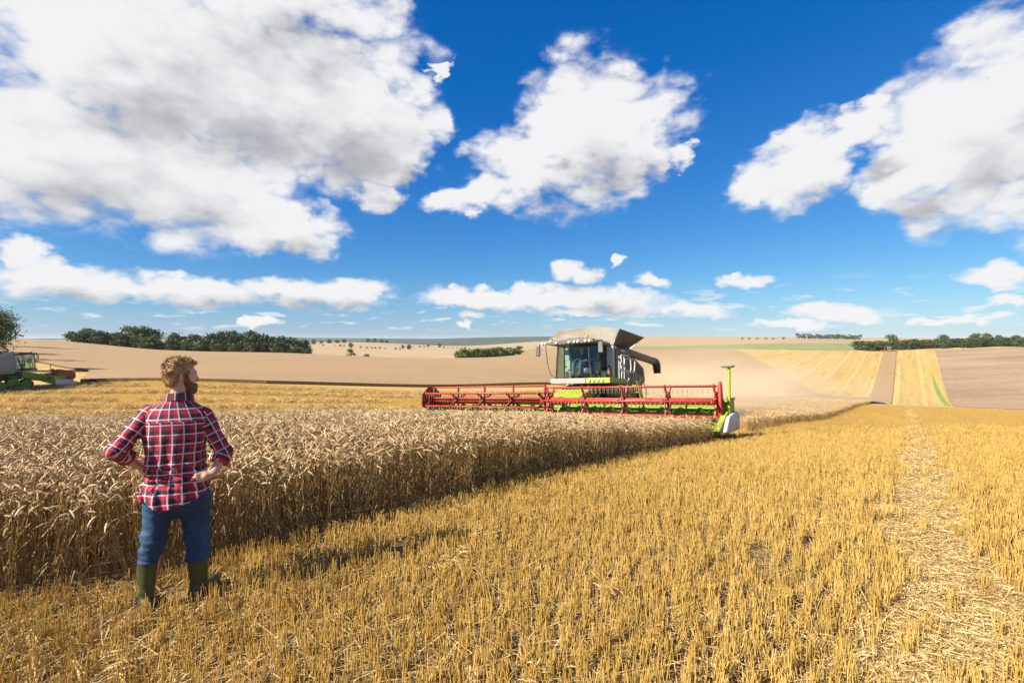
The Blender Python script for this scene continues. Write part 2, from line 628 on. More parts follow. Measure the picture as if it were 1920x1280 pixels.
# ---- field materials
def stubble_ground():
    t = NT('stubble_ground')
    p = t.pos()
    rot = t.mapping(p, rot=(0, 0, -ROW_ANG))           # x runs along the rows
    fine = t.noise(t.mapping(rot, (2.0, 9.0, 4.0)), 3.0, 8, 0.7)
    rows = t.noise(t.mapping(rot, (0.02, 0.55, 0.3)), 1.0, 4, 0.6)
    big = t.noise(p, 0.05, 4)
    lines = t.noise(t.mapping(rot, (0.004, 0.16, 0.1)), 1.0, 3, 0.7)
    v = t.math('MULTIPLY_ADD', rows, 0.45, t.math('MULTIPLY', fine, 0.55))
    c = t.ramp(v, [(0.28, (0.29, 0.165, 0.036)), (0.44, (0.51, 0.315, 0.066)), (0.60, (0.62, 0.405, 0.098)), (0.8, (0.68, 0.48, 0.155))])
    c = t.mix(t.range(lines, 0.50, 0.62, 0, 0.4), c, (0.64, 0.45, 0.17))
    swath = t.noise(t.mapping(rot, (0.05, 0.28, 0.2), loc=(3, 7, 0)), 1.0, 5, 0.75)
    c = t.mix(t.range(swath, 0.45, 0.34, 0, 0.5), c, (0.30, 0.185, 0.05))
    # one pale straw swath and two wheel marks for each pass of the harvester
    sx = t.N('ShaderNodeSeparateXYZ'); t.L(rot, sx.inputs[0])
    wob = t.noise(t.mapping(rot, (0.02, 0.0, 0.0)), 1.0, 3)
    yy = t.math('FRACT', t.math('DIVIDE', t.math('MULTIPLY_ADD', wob, 3.0, sx.outputs[1]), 12.0))
    brk = t.range(t.noise(t.mapping(rot, (0.15, 0.6, 0.3)), 1.0, 5, 0.7), 0.35, 0.6)
    pale = t.math('MULTIPLY', t.range(t.math('ABSOLUTE', t.math('SUBTRACT', yy, 0.5)), 0.11, 0.04, 0, 0.5), brk)
    c = t.mix(pale, c, (0.74, 0.55, 0.24))
    whl = t.range(t.math('ABSOLUTE', t.math('SUBTRACT', t.math('ABSOLUTE', t.math('SUBTRACT', yy, 0.5)), 0.17)), 0.035, 0.015, 0, 0.5)
    c = t.mix(t.math('MULTIPLY', whl, brk), c, (0.34, 0.21, 0.055))
    c = t.mix(t.range(lines, 0.44, 0.36, 0, 0.5), c, (0.36, 0.22, 0.055))
    c = t.mix(t.range(big, 0.45, 0.65, 0, 0.25), c, (0.52, 0.36, 0.15))
    # close by, the straws stand as geometry and bare, chaff strewn soil shows between them
    ln = t.N('ShaderNodeVectorMath'); ln.operation = 'LENGTH'
    t.L(p, ln.inputs[0])
    chaff = t.noise(p, 34.0, 5, 0.75)
    soil = t.ramp(chaff, [(0.36, (0.055, 0.030, 0.010)), (0.48, (0.17, 0.10, 0.032)), (0.58, (0.40, 0.255, 0.085)), (0.70, (0.60, 0.43, 0.18))])
    c = t.mix(t.range(ln.outputs['Value'], 9, 40), soil, c)
    # the trodden tramline is strewn with pale chopped straw
    off = (TRK_PT[0] * ROWP[0] + TRK_PT[1] * ROWP[1])
    td = t.N('ShaderNodeVectorMath'); td.operation = 'DOT_PRODUCT'
    t.L(p, td.inputs[0]); td.inputs[1].default_value = (ROWP[0], ROWP[1], 0)
    tdist = t.math('ABSOLUTE', t.math('SUBTRACT', td.outputs['Value'], float(off)))
    tm = t.math('MULTIPLY', t.range(t.math('MULTIPLY_ADD', chaff, 0.3, tdist), 0.62, 0.36), 0.7)
    c = t.mix(tm, c, t.ramp(chaff, [(0.35, (0.22, 0.13, 0.045)), (0.5, (0.52, 0.36, 0.14)), (0.65, (0.72, 0.54, 0.27))]))
    return t.out(t.principled(c, 0.8, t.bump(v, 0.9, 0.05)))


def wheat_top():
    t = NT('standing_wheat')
    p = t.pos()
    n1 = t.noise(p, 7.0, 6, 0.75)
    n2 = t.noise(t.mapping(p, (0.5, 2.0, 1.0)), 0.35, 6, 0.65)
    n3 = t.noise(p, 0.02, 4, 0.6)
    v = t.math('MULTIPLY_ADD', n2, 0.4, t.math('MULTIPLY', n1, 0.6))
    c = t.ramp(v, [(0.28, (0.15, 0.082, 0.028)), (0.45, (0.385, 0.235, 0.098)), (0.62, (0.48, 0.315, 0.145)), (0.8, (0.55, 0.375, 0.19))])
    c = t.mix(t.range(n3, 0.5, 0.62, 0, 0.2), c, (0.40, 0.245, 0.11))
    rot = t.mapping(p, rot=(0, 0, -ROW_ANG))
    tr = t.noise(t.mapping(rot, (0.003, 0.12, 0.1)), 1.0, 3, 0.8)
    c = t.mix(t.range(tr, 0.60, 0.66, 0, 0.15), c, (0.30, 0.18, 0.075))
    sx = t.N('ShaderNodeSeparateXYZ'); t.L(rot, sx.inputs[0])
    yy = t.math('FRACT', t.math('DIVIDE', sx.outputs[1], 24.0))
    tw = t.range(t.math('ABSOLUTE', t.math('SUBTRACT', t.math('ABSOLUTE', t.math('SUBTRACT', yy, 0.5)), 0.042)), 0.014, 0.006, 0, 0.3)
    c = t.mix(tw, c, (0.27, 0.16, 0.065))
    lodged_shade = t.math('MULTIPLY', t.range(t.noise(t.mapping(p, (0.25, 1.0, 1.0)), 0.45, 6, 0.75), 0.55, 0.66), t.range(t.noise(p, 0.012, 3), 0.47, 0.58))
    c = t.mix(t.math('MULTIPLY', lodged_shade, 0.75), c, (0.16, 0.09, 0.035))  # lodged patches: the shade in their hollows is painted as darker brown
    return t.out(t.principled(c, 0.85, t.bump(v, 1.0, 0.12)))


def field_mat(name, stops, scale=0.05, stretch=(1, 1, 1)):
    t = NT(name)
    p = t.pos()
    a = t.noise(t.mapping(p, stretch), scale, 6, 0.65)
    b = t.noise(p, scale * 22, 6, 0.7)
    v = t.math('MULTIPLY_ADD', b, 0.5, t.math('MULTIPLY', a, 0.5))
    c = t.ramp(v, stops)
    return t.out(t.principled(c, 0.85, t.bump(b, 0.8, 0.3)))


M_STUB = stubble_ground()
M_WHEAT = wheat_top()
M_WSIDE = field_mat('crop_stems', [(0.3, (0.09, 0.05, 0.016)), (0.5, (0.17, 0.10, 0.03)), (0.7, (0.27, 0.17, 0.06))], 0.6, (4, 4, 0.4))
M_FAR = field_mat('far_fields', [(0.3, (0.35, 0.23, 0.105)), (0.5, (0.45, 0.31, 0.15)), (0.7, (0.47, 0.35, 0.165))], 0.006, (1, 3, 1))
M_WOODHILL = field_mat('wooded_hill', [(0.3, (0.030, 0.048, 0.030)), (0.5, (0.05, 0.075, 0.04)), (0.7, (0.09, 0.11, 0.055))], 0.004, (1, 2, 1))
M_GRASS = field_mat('meadow', [(0.3, (0.17, 0.20, 0.055)), (0.5, (0.25, 0.27, 0.08)), (0.7, (0.36, 0.34, 0.13))], 0.05)
M_GREEN = field_mat('green_strip', [(0.3, (0.14, 0.22, 0.03)), (0.5, (0.24, 0.32, 0.04)), (0.7, (0.36, 0.38, 0.08))], 0.1)
M_RIPE = field_mat('ripe_field', [(0.32, (0.17, 0.10, 0.05)), (0.45, (0.33, 0.205, 0.105)), (0.57, (0.44, 0.29, 0.155)), (0.7, (0.50, 0.36, 0.21))], 0.03, (0.35, 2.2, 1))


def build_ground():
    rings = [0.0]
    r = 0.7
    while r < 12500:
        rings.append(r)
        r *= 1.035
    th = sorted(set([round(a, 4) for a in np.concatenate([np.arange(-70, 70, 0.75), np.arange(70, 290, 4)])]))
    th = np.radians(np.array(th))
    n = len(th)
    X = [0.0]; Yv = [0.0]
    for r in rings[1:]:
        X += list(r * np.sin(th)); Yv += list(r * np.cos(th))
    Z = H(X, Yv)
    V = np.stack([np.array(X), np.array(Yv), Z], -1)
    fs, mi = [], []
    for k in range(n):
        fs.append((0, 1 + (k + 1) % n, 1 + k)); mi.append(0)
    for i in range(1, len(rings) - 1):
        b0 = 1 + (i - 1) * n; b1 = 1 + i * n
        rm = rings[i]
        for k in range(n):
            k2 = (k + 1) % n
            fs.append((b0 + k, b0 + k2, b1 + k2, b1 + k))
            yy = rm * math.cos(th[k])
            mi.append(0 if rm < 430 or (0 < yy < 455 and th[k] > 0.25) else 1 if rm < (1500 if -0.45 < th[k] < 0.085 else 2600) else 2)
    o = link_mesh('ground', V, fs, [M_STUB, M_FAR, M_WOODHILL], smooth=True)
    o.data.polygons.foreach_set('material_index', mi)
    tag(o, 'rolling stubble ground reaching to the far wooded downs', None, kind='structure')


build_ground()


def inside(poly, x, y):
    x = np.asarray(x); y = np.asarray(y)
    c = np.zeros(x.shape, bool)
    n = len(poly)
    for i in range(n):
        x0, y0 = poly[i]; x1, y1 = poly[(i + 1) % n]
        hit = ((y0 > y) != (y1 > y)) & (x < (x1 - x0) * (y - y0) / ((y1 - y0) if y1 != y0 else 1e-9) + x0)
        c ^= hit
    return c


def field(name, poly, height, mat, label, step=0.035, wob=0.0):
    """a field as a sheet (or a block of standing crop with real sides) laid on the ground"""
    bnd = []
    n = len(poly)
    for i in range(n):
        a = np.array(poly[i], float); b = np.array(poly[(i + 1) % n], float)
        L = np.hypot(*(b - a)); r = max(np.hypot(*a), 8)
        k = max(1, int(L / (r * step)))
        for j in range(k):
            q = a + (b - a) * j / k
            if wob:
                q = q + wob * np.array([vnoise(np.array([q[0] * .7, q[1] * .7, 1.0])), vnoise(np.array([q[0] * .7, q[1] * .7, 9.0]))])
            bnd.append(tuple(q))
    bx = np.array(bnd)
    rr = np.hypot(bx[:, 0], bx[:, 1])
    pts = []
    r = max(rr.min() * 0.9, 1.0)
    while r < rr.max():
        a = np.arange(-1.2, 1.2, step)
        pts.append(np.stack([r * np.sin(a), r * np.cos(a)], -1))
        r *= 1 + step
    if pts:
        pts = np.concatenate(pts)
        pts = pts[inside(bnd, pts[:, 0], pts[:, 1])]
        # keep clear of the boundary
        d = np.min(np.hypot(pts[:, None, 0] - bx[None, :, 0], pts[:, None, 1] - bx[None, :, 1]), 1) if len(pts) else np.array([])
        pts = pts[d > 0.3 * step * np.hypot(pts[:, 0], pts[:, 1])] if len(pts) else pts
    allp = [Vector(p) for p in bnd] + [Vector(p) for p in pts]
    nb = len(bnd)
    vo, eo, fo, _, _, _ = delaunay_2d_cdt(allp, [(i, (i + 1) % nb) for i in range(nb)], [tuple(range(nb))], 1, 1e-4)
    P = np.array([(v.x, v.y) for v in vo])
    Z = H(P[:, 0], P[:, 1]) + height
    V = np.concatenate([P, Z[:, None]], 1).tolist()
    fs = [tuple(f) for f in fo]
    fs = [f if sum((P[f[i]][0] * P[f[(i + 1) % len(f)]][1] - P[f[(i + 1) % len(f)]][0] * P[f[i]][1]) for i in range(len(f))) > 0 else f[::-1] for f in fs]
    ntop = len(fs)
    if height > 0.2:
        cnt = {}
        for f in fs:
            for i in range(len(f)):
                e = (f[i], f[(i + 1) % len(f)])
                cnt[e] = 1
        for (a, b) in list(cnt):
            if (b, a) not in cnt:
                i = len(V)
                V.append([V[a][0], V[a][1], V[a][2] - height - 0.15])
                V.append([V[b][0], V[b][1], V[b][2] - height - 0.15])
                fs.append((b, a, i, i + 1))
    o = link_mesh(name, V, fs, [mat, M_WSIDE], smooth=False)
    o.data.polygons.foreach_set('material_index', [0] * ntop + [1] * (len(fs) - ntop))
    tag(o, label, None, kind='structure')
    return o


EDGE = [(-14, 0.8), (-7, 2.6), (-4.05, 3.52), (-3.3, 3.74), (-2.75, 4.08), (-2.3, 4.5), (-1.7, 5.0), (-0.72, 5.9), (6.05, 13.9)]
HO = np.array([1.24, 17.4]); HA = np.array([0.8, -0.6]); HB = np.array([0.6, 0.8])
def hl(x, y):
    return tuple(HO + HA * x + HB * y)
W1 = EDGE + [hl(5.95, -0.25), hl(-6.1, -0.25), (-4.2, 21.5), (-24, 22.6), (-45, 23.5), (-45, -4)]
B = [w(150, 60), w(500, 63.5), w(870, 77), w(1040, 84), (17, 46), (13.6, 25.2), (8.4, 17.2), (6.75, 14.9), (19.3, 30.0), (65, 86), w(1673, 257), w(1681, 452), w(1657, 452), w(1630, 258), w(1540, 232), w(1470, 300), w(1380, 452),
     w(1200, 453), w(1015, 453), w(960, 352), w(860, 332), w(620, 302), w(585, 300), w(560, 297), w(280, 281), w(140, 276), w(60, 330), w(-150, 350), w(-150, 135), w(30, 128), w(168, 95)]
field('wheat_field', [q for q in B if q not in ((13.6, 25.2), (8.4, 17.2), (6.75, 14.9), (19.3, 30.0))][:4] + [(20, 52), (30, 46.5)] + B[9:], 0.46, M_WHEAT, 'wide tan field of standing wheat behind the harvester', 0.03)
field('ripe_field', [w(1752, 448), w(2400, 440), w(2400, 188), w(1920, 200), w(1790, 222)], 0.25, M_RIPE, 'brownish ripe field on the hillside at the right', 0.03)
field('green_strip', [w(1746, 345), w(1758, 300), w(1785, 224), w(1771, 232), w(1752, 290)], 0.05, M_GREEN, 'narrow wedge of green grass beside the ripe hillside field', 0.03)
field('meadow', [w(1015, 470), w(1250, 470), w(1605, 470), w(1605, 640), w(1300, 700), w(1005, 620)], 0.12, M_GRASS, 'pale green meadow band beyond the stubble crest', 0.03)
field('meadow', [w(960, 400), w(1010, 465), w(1000, 600), w(940, 560)], 0.12, M_GRASS, 'small green meadow beside the young plantation', 0.03)


# ------------------------------------------------------------------ crop: stalks scattered as instances
def scatter(name, P, rot, scl, idx, sources, label, cat=None):
    me = bpy.data.meshes.new(name)
    me.from_pydata(P.tolist(), [], [])
    a = me.attributes.new('rot', 'FLOAT_VECTOR', 'POINT'); a.data.foreach_set('vector', rot.astype(np.float32).ravel())
    a = me.attributes.new('scl', 'FLOAT_VECTOR', 'POINT'); a.data.foreach_set('vector', scl.astype(np.float32).ravel())
    a = me.attributes.new('idx', 'INT', 'POINT'); a.data.foreach_set('value', idx.astype(np.int32))
    o = bpy.data.objects.new(name, me)
    COL.objects.link(o)
    c = bpy.data.collections.new(name + '_kinds')
    for s in sources:
        c.objects.link(s)
    g = bpy.data.node_groups.new(name, 'GeometryNodeTree')
    g.interface.new_socket('Geometry', in_out='INPUT', socket_type='NodeSocketGeometry')
    g.interface.new_socket('Geometry', in_out='OUTPUT', socket_type='NodeSocketGeometry')
    N, L = g.nodes.new, g.links.new
    gi, go = N('NodeGroupInput'), N('NodeGroupOutput')
    ci = N('GeometryNodeCollectionInfo')
    ci.inputs['Collection'].default_value = c
    ci.inputs['Separate Children'].default_value = True
    ci.inputs['Reset Children'].default_value = True
    ip = N('GeometryNodeInstanceOnPoints')
    ip.inputs['Pick Instance'].default_value = True

    def attr(nm, ty):
        n = N('GeometryNodeInputNamedAttribute')
        n.data_type = ty
        n.inputs['Name'].default_value = nm
        return n.outputs[0]
    L(gi.outputs[0], ip.inputs['Points'])
    L(ci.outputs[0], ip.inputs['Instance'])
    L(attr('idx', 'INT'), ip.inputs['Instance Index'])
    er = N('FunctionNodeEulerToRotation')
    L(attr('rot', 'FLOAT_VECTOR'), er.inputs[0])
    L(er.outputs[0], ip.inputs['Rotation'])
    L(attr('scl', 'FLOAT_VECTOR'), ip.inputs['Scale'])
    L(ip.outputs[0], go.inputs[0])
    md = o.modifiers.new('crop', 'NODES')
    md.node_group = g
    tag(o, label, cat, kind='stuff')
    return o


M_EAR = straw_mat('wheat_ear', (0.34, 0.21, 0.09), (0.67, 0.465, 0.22), (0.88, 0.66, 0.38), 0.2)
M_STALK = straw_mat('wheat_stalk', (0.16, 0.088, 0.026), (0.36, 0.22, 0.068), (0.56, 0.385, 0.15), 0.2)
M_STUBST = straw_mat('cut_straw', (0.36, 0.205, 0.036), (0.67, 0.43, 0.088), (0.86, 0.62, 0.20), 0.28)
M_STUBMID = straw_mat('far_cut_straw', (0.54, 0.34, 0.085), (0.76, 0.53, 0.15), (0.90, 0.69, 0.28), 0.35)
M_LITTER = straw_mat('loose_straw', (0.38, 0.23, 0.07), (0.64, 0.44, 0.15), (0.82, 0.62, 0.30), 0.15)


def wheat_stalk(mb, x, y, h, lean, az, ear=True, n=3, er=0.0075):
    """a bent stem with a nodding ear"""
    ca, sa = math.cos(az), math.sin(az)
    droop = random.uniform(0.7, 2.9)
    pts = []
    px_, pz = 0.0, 0.0
    ang = lean * 0.3
    nseg = 5
    for i in range(nseg + 1):
        pts.append((x + ca * px_, y + sa * px_, pz))
        ang = lean * (0.3 + 0.7 * i / nseg)
        if i == nseg:
            break
        st = h / nseg
        px_ += math.sin(ang) * st
        pz += math.cos(ang) * st
    mb.m = 0
    # neck bending over
    neck = []
    a2 = ang
    for i in range(2):
        a2 += droop * 0.3
        px_ += math.sin(a2) * 0.035
        pz += math.cos(a2) * 0.035
        neck.append((x + ca * px_, y + sa * px_, pz))
    mb.tube(pts[:-1] + neck, [0.0024] * nseg + [0.0014, 0.0014], n, cap=False)
    if ear:
        mb.m = 1
        ep, rs = [], []
        L = random.uniform(0.075, 0.105)
        k = 7
        for i in range(k):
            ep.append((x + ca * px_, y + sa * px_, pz))
            u = i / (k - 1)
            rs.append(er * (0.45 + 0.75 * math.sin(PI * min(1, u * 0.9 + 0.12))) * (1.18 if i % 2 else 0.82))
            a2 += droop * 0.4 / k
            px_ += math.sin(a2) * L / (k - 1)
            pz += math.cos(a2) * L / (k - 1)
        mb.tube(ep, rs, 4, cap=False)
    # a dry leaf blade
    if random.random() < 0.75:
        mb.m = 0
        i = random.randint(1, 3)
        b = Vector(pts[i])
        la = random.uniform(0, 2 * PI)
        L = random.uniform(0.12, 0.25)
        d = Vector((math.cos(la), math.sin(la), 0))
        s = Vector((-d.y, d.x, 0)) * 0.005
        q1 = b + d * L * 0.35 + Vector((0, 0, L * 0.45))
        q2 = b + d * L * 0.8 + Vector((0, 0, L * random.uniform(-0.3, 0.4)))
        mb.add([b - s, b + s, q1 + s, q1 - s, q2], [(0, 1, 2, 3), (3, 2, 4)])


def wheat_clumps(k, per, size, n=3, er=0.0075):
    out = []
    for i in range(k):
        mb = MB()
        for j in range(per):
            wheat_stalk(mb, random.uniform(-size, size), random.uniform(-size, size), random.gauss(0.70, 0.045), abs(random.gauss(0.1, 0.12)), random.uniform(0, 2 * PI), True, n, er)
        out.append(mb.build('wheat_clump', [M_STALK, M_EAR], link=False))
    return out


def frustum(x, y, margin=3.0, side=1.15):
    return (y > 1.0) & (np.abs(x) < y * side + margin)


def grid_points(x0, x1, y0, y1, step, jit=0.5):
    gx, gy = np.meshgrid(np.arange(x0, x1, step), np.arange(y0, y1, step))
    p = np.stack([gx.ravel(), gy.ravel()], -1)
    return p + rng.uniform(-jit, jit, p.shape) * step


def put(name, P2, sources, label, sx=(0.85, 1.12), tilt=0.08, hsc=None, zoff=0.0):
    n = len(P2)
    P = np.concatenate([P2, (H(P2[:, 0], P2[:, 1]) + zoff)[:, None]], 1)
    rot = np.stack([rng.normal(0, tilt, n), rng.normal(0, tilt, n), rng.uniform(0, 2 * PI, n)], -1)
    s = rng.uniform(*sx, n)
    # the crop stands taller and shorter in broad patches
    hz = s * (1 + 0.10 * fbm(np.stack([P2[:, 0] * .6, P2[:, 1] * .6, P2[:, 0] * 0], -1), 3, 5))
    # thin, short crop on the bank the harvester is working
    q = (P2 - HO)
    hz = hz * (1 - 0.16 * np.clip(1.3 + (q @ HB) / 6.0, 0, 1) * (np.abs(q @ HA) < 9))
    scl = np.stack([s, s, hz if hsc is None else hsc], -1)
    return scatter(name, P, rot, scl, rng.integers(0, len(sources), n), sources, label)


wc = wheat_clumps(14, 10, 0.085, 3, 0.0064)
G = grid_points(-34, 8, 1, 23, 0.148)
G = G[inside(W1, G[:, 0], G[:, 1]) & frustum(G[:, 0], G[:, 1], 3.5)]
edge_d = np.full(len(G), 9.0)
ragged = fbm(np.stack([G[:, 0] * 1.5, G[:, 1] * 1.5, G[:, 0] * 0], -1), 3, 3)
put('wheat_crop', G, wc, 'ripe wheat standing with nodding ears between the man and the harvester')
# the standing crop along the cut edge behind the harvester, thinning into the block of the far field
wc2 = wheat_clumps(8, 22, 0.16, 3, 0.010)
G = grid_points(5, 70, 14, 90, 0.30)
G = G[inside(B, G[:, 0], G[:, 1]) & (np.abs((G - np.array([6.5, 14.3])) @ ROWP) < 7.5) & (G[:, 1] < 75)]
put('wheat_crop', G, wc2, 'ripe wheat standing along the cut edge to the right of the harvester', (0.72, 0.95))


# ---- stubble: cut straws in drilled rows with loose straw between
def stub_clump(n_st, L, wdt, hmin, hmax, rad, n_lit, sides=4, mat=None):
    mb = MB()
    mb.m = 0
    j = 0
    while j < n_st:
        cx = random.uniform(-L, L)
        cy = random.gauss(0, wdt)
        for k in range(random.randint(1, 4)):           # tillers of one plant
            x = cx + random.gauss(0, 0.012); y = cy + random.gauss(0, 0.012)
            h = random.uniform(hmin, hmax) * (1 if random.random() < 0.85 else 0.6)
            a = random.uniform(0, 2 * PI); t = abs(random.gauss(0, 0.14))
            mb.tube([(x, y, -0.02), (x + math.cos(a) * t * h, y + math.sin(a) * t * h, h)], [rad, rad * 0.9], sides)
            j += 1
    mb.m = 1
    for k in range(n_lit):
        x = random.uniform(-L, L); y = random.uniform(-0.1, 0.1)
        a = random.uniform(0, 2 * PI); l = random.uniform(0.04, 0.16)
        z0 = random.uniform(0.004, 0.05); z1 = max(0.004, z0 + random.uniform(-0.04, 0.05))
        d = (math.cos(a) * l, math.sin(a) * l)
        s = (-d[1] * 0.025, d[0] * 0.025)
        mb.add([(x - d[0] - s[0], y - d[1] - s[1], z0), (x - d[0] + s[0], y - d[1] + s[1], z0), (x + d[0] + s[0], y + d[1] + s[1], z1), (x + d[0] - s[0], y + d[1] - s[1], z1)], [(0, 1, 2, 3)])
    return mb.build('stubble_clump', [mat or M_STUBST, M_LITTER], link=False)


EDGEPOLY = W1
TRK = TRK_PT


def track_d(P2):
    return (P2 - np.array(TRK)) @ ROWP


def stub_points(y0, y1, ds, dr, jit):
    """points in rows that run along ROW"""
    u = np.arange(-60, 130, ds); v = np.arange(-80, 80, dr)
    uu, vv = np.meshgrid(u, v)
    p = uu.ravel()[:, None] * ROW + vv.ravel()[:, None] * ROWP
    p = p[(p[:, 1] > y0) & (p[:, 1] <= y1)]
    p = p[frustum(p[:, 0], p[:, 1], 2.5)]
    p = p + rng.normal(0, jit, p.shape)
    return p[~inside(W1, p[:, 0], p[:, 1]) & ~inside(B, p[:, 0], p[:, 1])]


def on_track(p, k=0.0):
    d = track_d(p)
    wob = 0.14 * vnoise(np.stack([p @ ROW * 0.8, d * 0, d * 0], -1), 4)
    return (np.abs(d + wob) < 0.31 + k)


near = [stub_clump(19, 0.12, 0.022, 0.09, 0.17, 0.0026, 5) for i in range(16)]
p = stub_points(1.2, 19, 0.145, 0.115, 0.022)
p = p[rng.random(len(p)) < np.clip((19 - p[:, 1]) / 8.0, 0, 1)]
p = p[~on_track(p) | (rng.random(len(p)) < 0.10)]
for fx_, fy_ in ((-2.66, 3.50), (-2.36, 3.68), (-2.59, 3.64), (-2.29, 3.78)):       # trodden round the man's boots
    p = p[np.hypot(p[:, 0] - fx_, p[:, 1] - fy_) > 0.15]
gap = fbm(np.stack([p[:, 0] * 1.8, p[:, 1] * 1.8, p[:, 0] * 0], -1), 3, 11)
p = p[(gap > -0.50) | (rng.random(len(p)) < 0.4)]
n = len(p)
P = np.concatenate([p, H(p[:, 0], p[:, 1])[:, None]], 1)
rot = np.stack([rng.normal(0, 0.07, n), rng.normal(0, 0.07, n), ROW_ANG + rng.normal(0, 0.12, n) + PI * rng.integers(0, 2, n)], -1)
s = rng.uniform(0.85, 1.1, n) * (1 + 0.18 * fbm(np.stack([p[:, 0], p[:, 1], p[:, 0] * 0], -1), 2, 21))
scatter('stubble', P, rot, np.stack([np.ones(n), np.ones(n), s], -1), rng.integers(0, len(near), n), near, 'golden cut stubble in drilled rows in the foreground')

mid = [stub_clump(60, 0.5, 0.16, 0.08, 0.15, 0.0042, 14, 3, M_STUBMID) for i in range(8)]
p = stub_points(10, 62, 0.60, 0.38, 0.10)
p = p[rng.random(len(p)) < np.clip((p[:, 1] - 10) / 7.0, 0, 1)]
p = p[~on_track(p, 0.1) | (rng.random(len(p)) < 0.10)]
n = len(p)
P = np.concatenate([p, H(p[:, 0], p[:, 1])[:, None]], 1)
rot = np.stack([rng.normal(0, 0.03, n), rng.normal(0, 0.03, n), ROW_ANG + rng.normal(0, 0.1, n)], -1)
scatter('stubble', P, rot, np.stack([np.ones(n)] * 3, -1) * rng.uniform(0.85, 1.1, (n, 1)), rng.integers(0, len(mid), n), mid, 'golden stubble farther off around the harvester')


# ---- the tramline: flattened, chopped straw
def litter_clump(k, size, lo, hi, top):
    mb = MB()
    for j in range(k):
        x = random.uniform(-size, size); y = random.uniform(-size, size)
        a = random.gauss(0.6, 0.8); l = random.uniform(lo, hi)
        z0 = random.uniform(0.004, top); z1 = max(0.003, z0 + random.uniform(-0.025, 0.03))
        d = (math.cos(a) * l, math.sin(a) * l)
        wd = random.uniform(0.0015, 0.0030)
        s = (-math.sin(a) * wd, math.cos(a) * wd)
        zt = z0 + 0.003
        mb.add([(x - d[0] - s[0], y - d[1] - s[1], z0), (x - d[0] + s[0], y - d[1] + s[1], z0), (x + s[0], y + s[1], (z0 + z1) / 2 + random.uniform(0, .012)), (x - s[0], y - s[1], (z0 + z1) / 2 + random.uniform(0, .012)), (x + d[0] + s[0], y + d[1] + s[1], z1), (x + d[0] - s[0], y + d[1] - s[1], z1)], [(0, 1, 2, 3), (3, 2, 4, 5)])
    return mb.build('litter_clump', [M_LITTER], link=False)


lit = [litter_clump(80, 0.13, 0.012, 0.06, 0.03) for i in range(10)]
p = grid_points(-3, 60, 1, 55, 0.13)
p = p[on_track(p, 0.12) & frustum(p[:, 0], p[:, 1]) & ((p[:, 1] < 20) | (rng.random(len(p)) < 0.35))]
n = len(p)
P = np.concatenate([p, H(p[:, 0], p[:, 1])[:, None]], 1)
rot = np.stack([rng.normal(0, 0.05, n), rng.normal(0, 0.05, n), rng.uniform(0, 2 * PI, n)], -1)
scatter('loose_straw', P, rot, np.ones((n, 3)), rng.integers(0, len(lit), n), lit, 'pale flattened straw lying along the tramline at the right')
p = grid_points(-8, 16, 1.2, 13, 0.42)
p = p[frustum(p[:, 0], p[:, 1]) & ~inside(W1, p[:, 0], p[:, 1]) & (rng.random(len(p)) < 0.22)]
n = len(p)
P = np.concatenate([p, H(p[:, 0], p[:, 1])[:, None] + 0.02], 1)
rot = np.stack([rng.normal(0, 0.15, n), rng.normal(0, 0.15, n), rng.uniform(0, 2 * PI, n)], -1)
scatter('loose_straw', P, rot, np.ones((n, 3)) * rng.uniform(0.8, 1.5, (n, 1)), rng.integers(0, len(lit), n), lit, 'loose straw caught between the stubble rows')

# windrows of straw left on the stubble behind the wheat block
q = []
for yb, slope in ((26.5, 0.02), (30.5, -0.01), (35.5, 0.015), (41.0, 0.0), (47.5, -0.01), (54.5, 0.01)):
    for x in np.arange(-62, -2, 0.30):
        for k in range(2):
            q.append((x + rng.normal(0, .25), yb + slope * x + 0.9 * math.sin(x * 0.11 + yb) + rng.normal(0, 0.30 + 0.006 * yb)))
p = np.array(q)
p = p[frustum(p[:, 0], p[:, 1]) & ~inside(B, p[:, 0], p[:, 1]) & (fbm(np.stack([p[:, 0] * .35, p[:, 1] * .35, p[:, 0] * 0], -1), 2, 9) > -0.25)]
n = len(p)
P = np.concatenate([p, H(p[:, 0], p[:, 1])[:, None] + 0.03], 1)
rot = np.stack([rng.normal(0, 0.25, n), rng.normal(0, 0.25, n), rng.uniform(0, 2 * PI, n)], -1)
scatter('straw_windrows', P, rot, np.stack([rng.uniform(2.2, 3.2, n), rng.uniform(2.2, 3.2, n), rng.uniform(4, 8, n)], -1), rng.integers(0, len(lit), n), lit, 'rows of loose straw lying on the stubble behind the man')

# ------------------------------------------------------------------ trees and bushes
def leaf_mat(name, a, b, c):
    t = NT(name)
    isl = t.N('ShaderNodeNewGeometry').outputs['Random Per Island']
    rnd = t.N('ShaderNodeObjectInfo').outputs['Random']
    v = t.math('MULTIPLY_ADD', rnd, 0.45, t.math('MULTIPLY', isl, 0.55))
    col = t.ramp(v, [(0.1, a), (0.5, b), (0.9, c)])
    d = t.principled(col, 0.6)
    tr = t.N('ShaderNodeBsdfTranslucent')
    t.L(col, tr.inputs[0])
    m = t.N('ShaderNodeMixShader')
    m.inputs[0].default_value = 0.25
    t.L(d, m.inputs[1]); t.L(tr.outputs[0], m.inputs[2])
    return t.out(m.outputs[0])


M_LEAF = leaf_mat('tree_leaves', (0.026, 0.050, 0.010), (0.065, 0.105, 0.020), (0.14, 0.17, 0.035))
M_LEAF2 = leaf_mat('light_leaves', (0.09, 0.14, 0.020), (0.16, 0.22, 0.035), (0.24, 0.29, 0.055))
M_BARK = plain('bark', (0.09, 0.07, 0.05), 0.9, 0.4, 6)


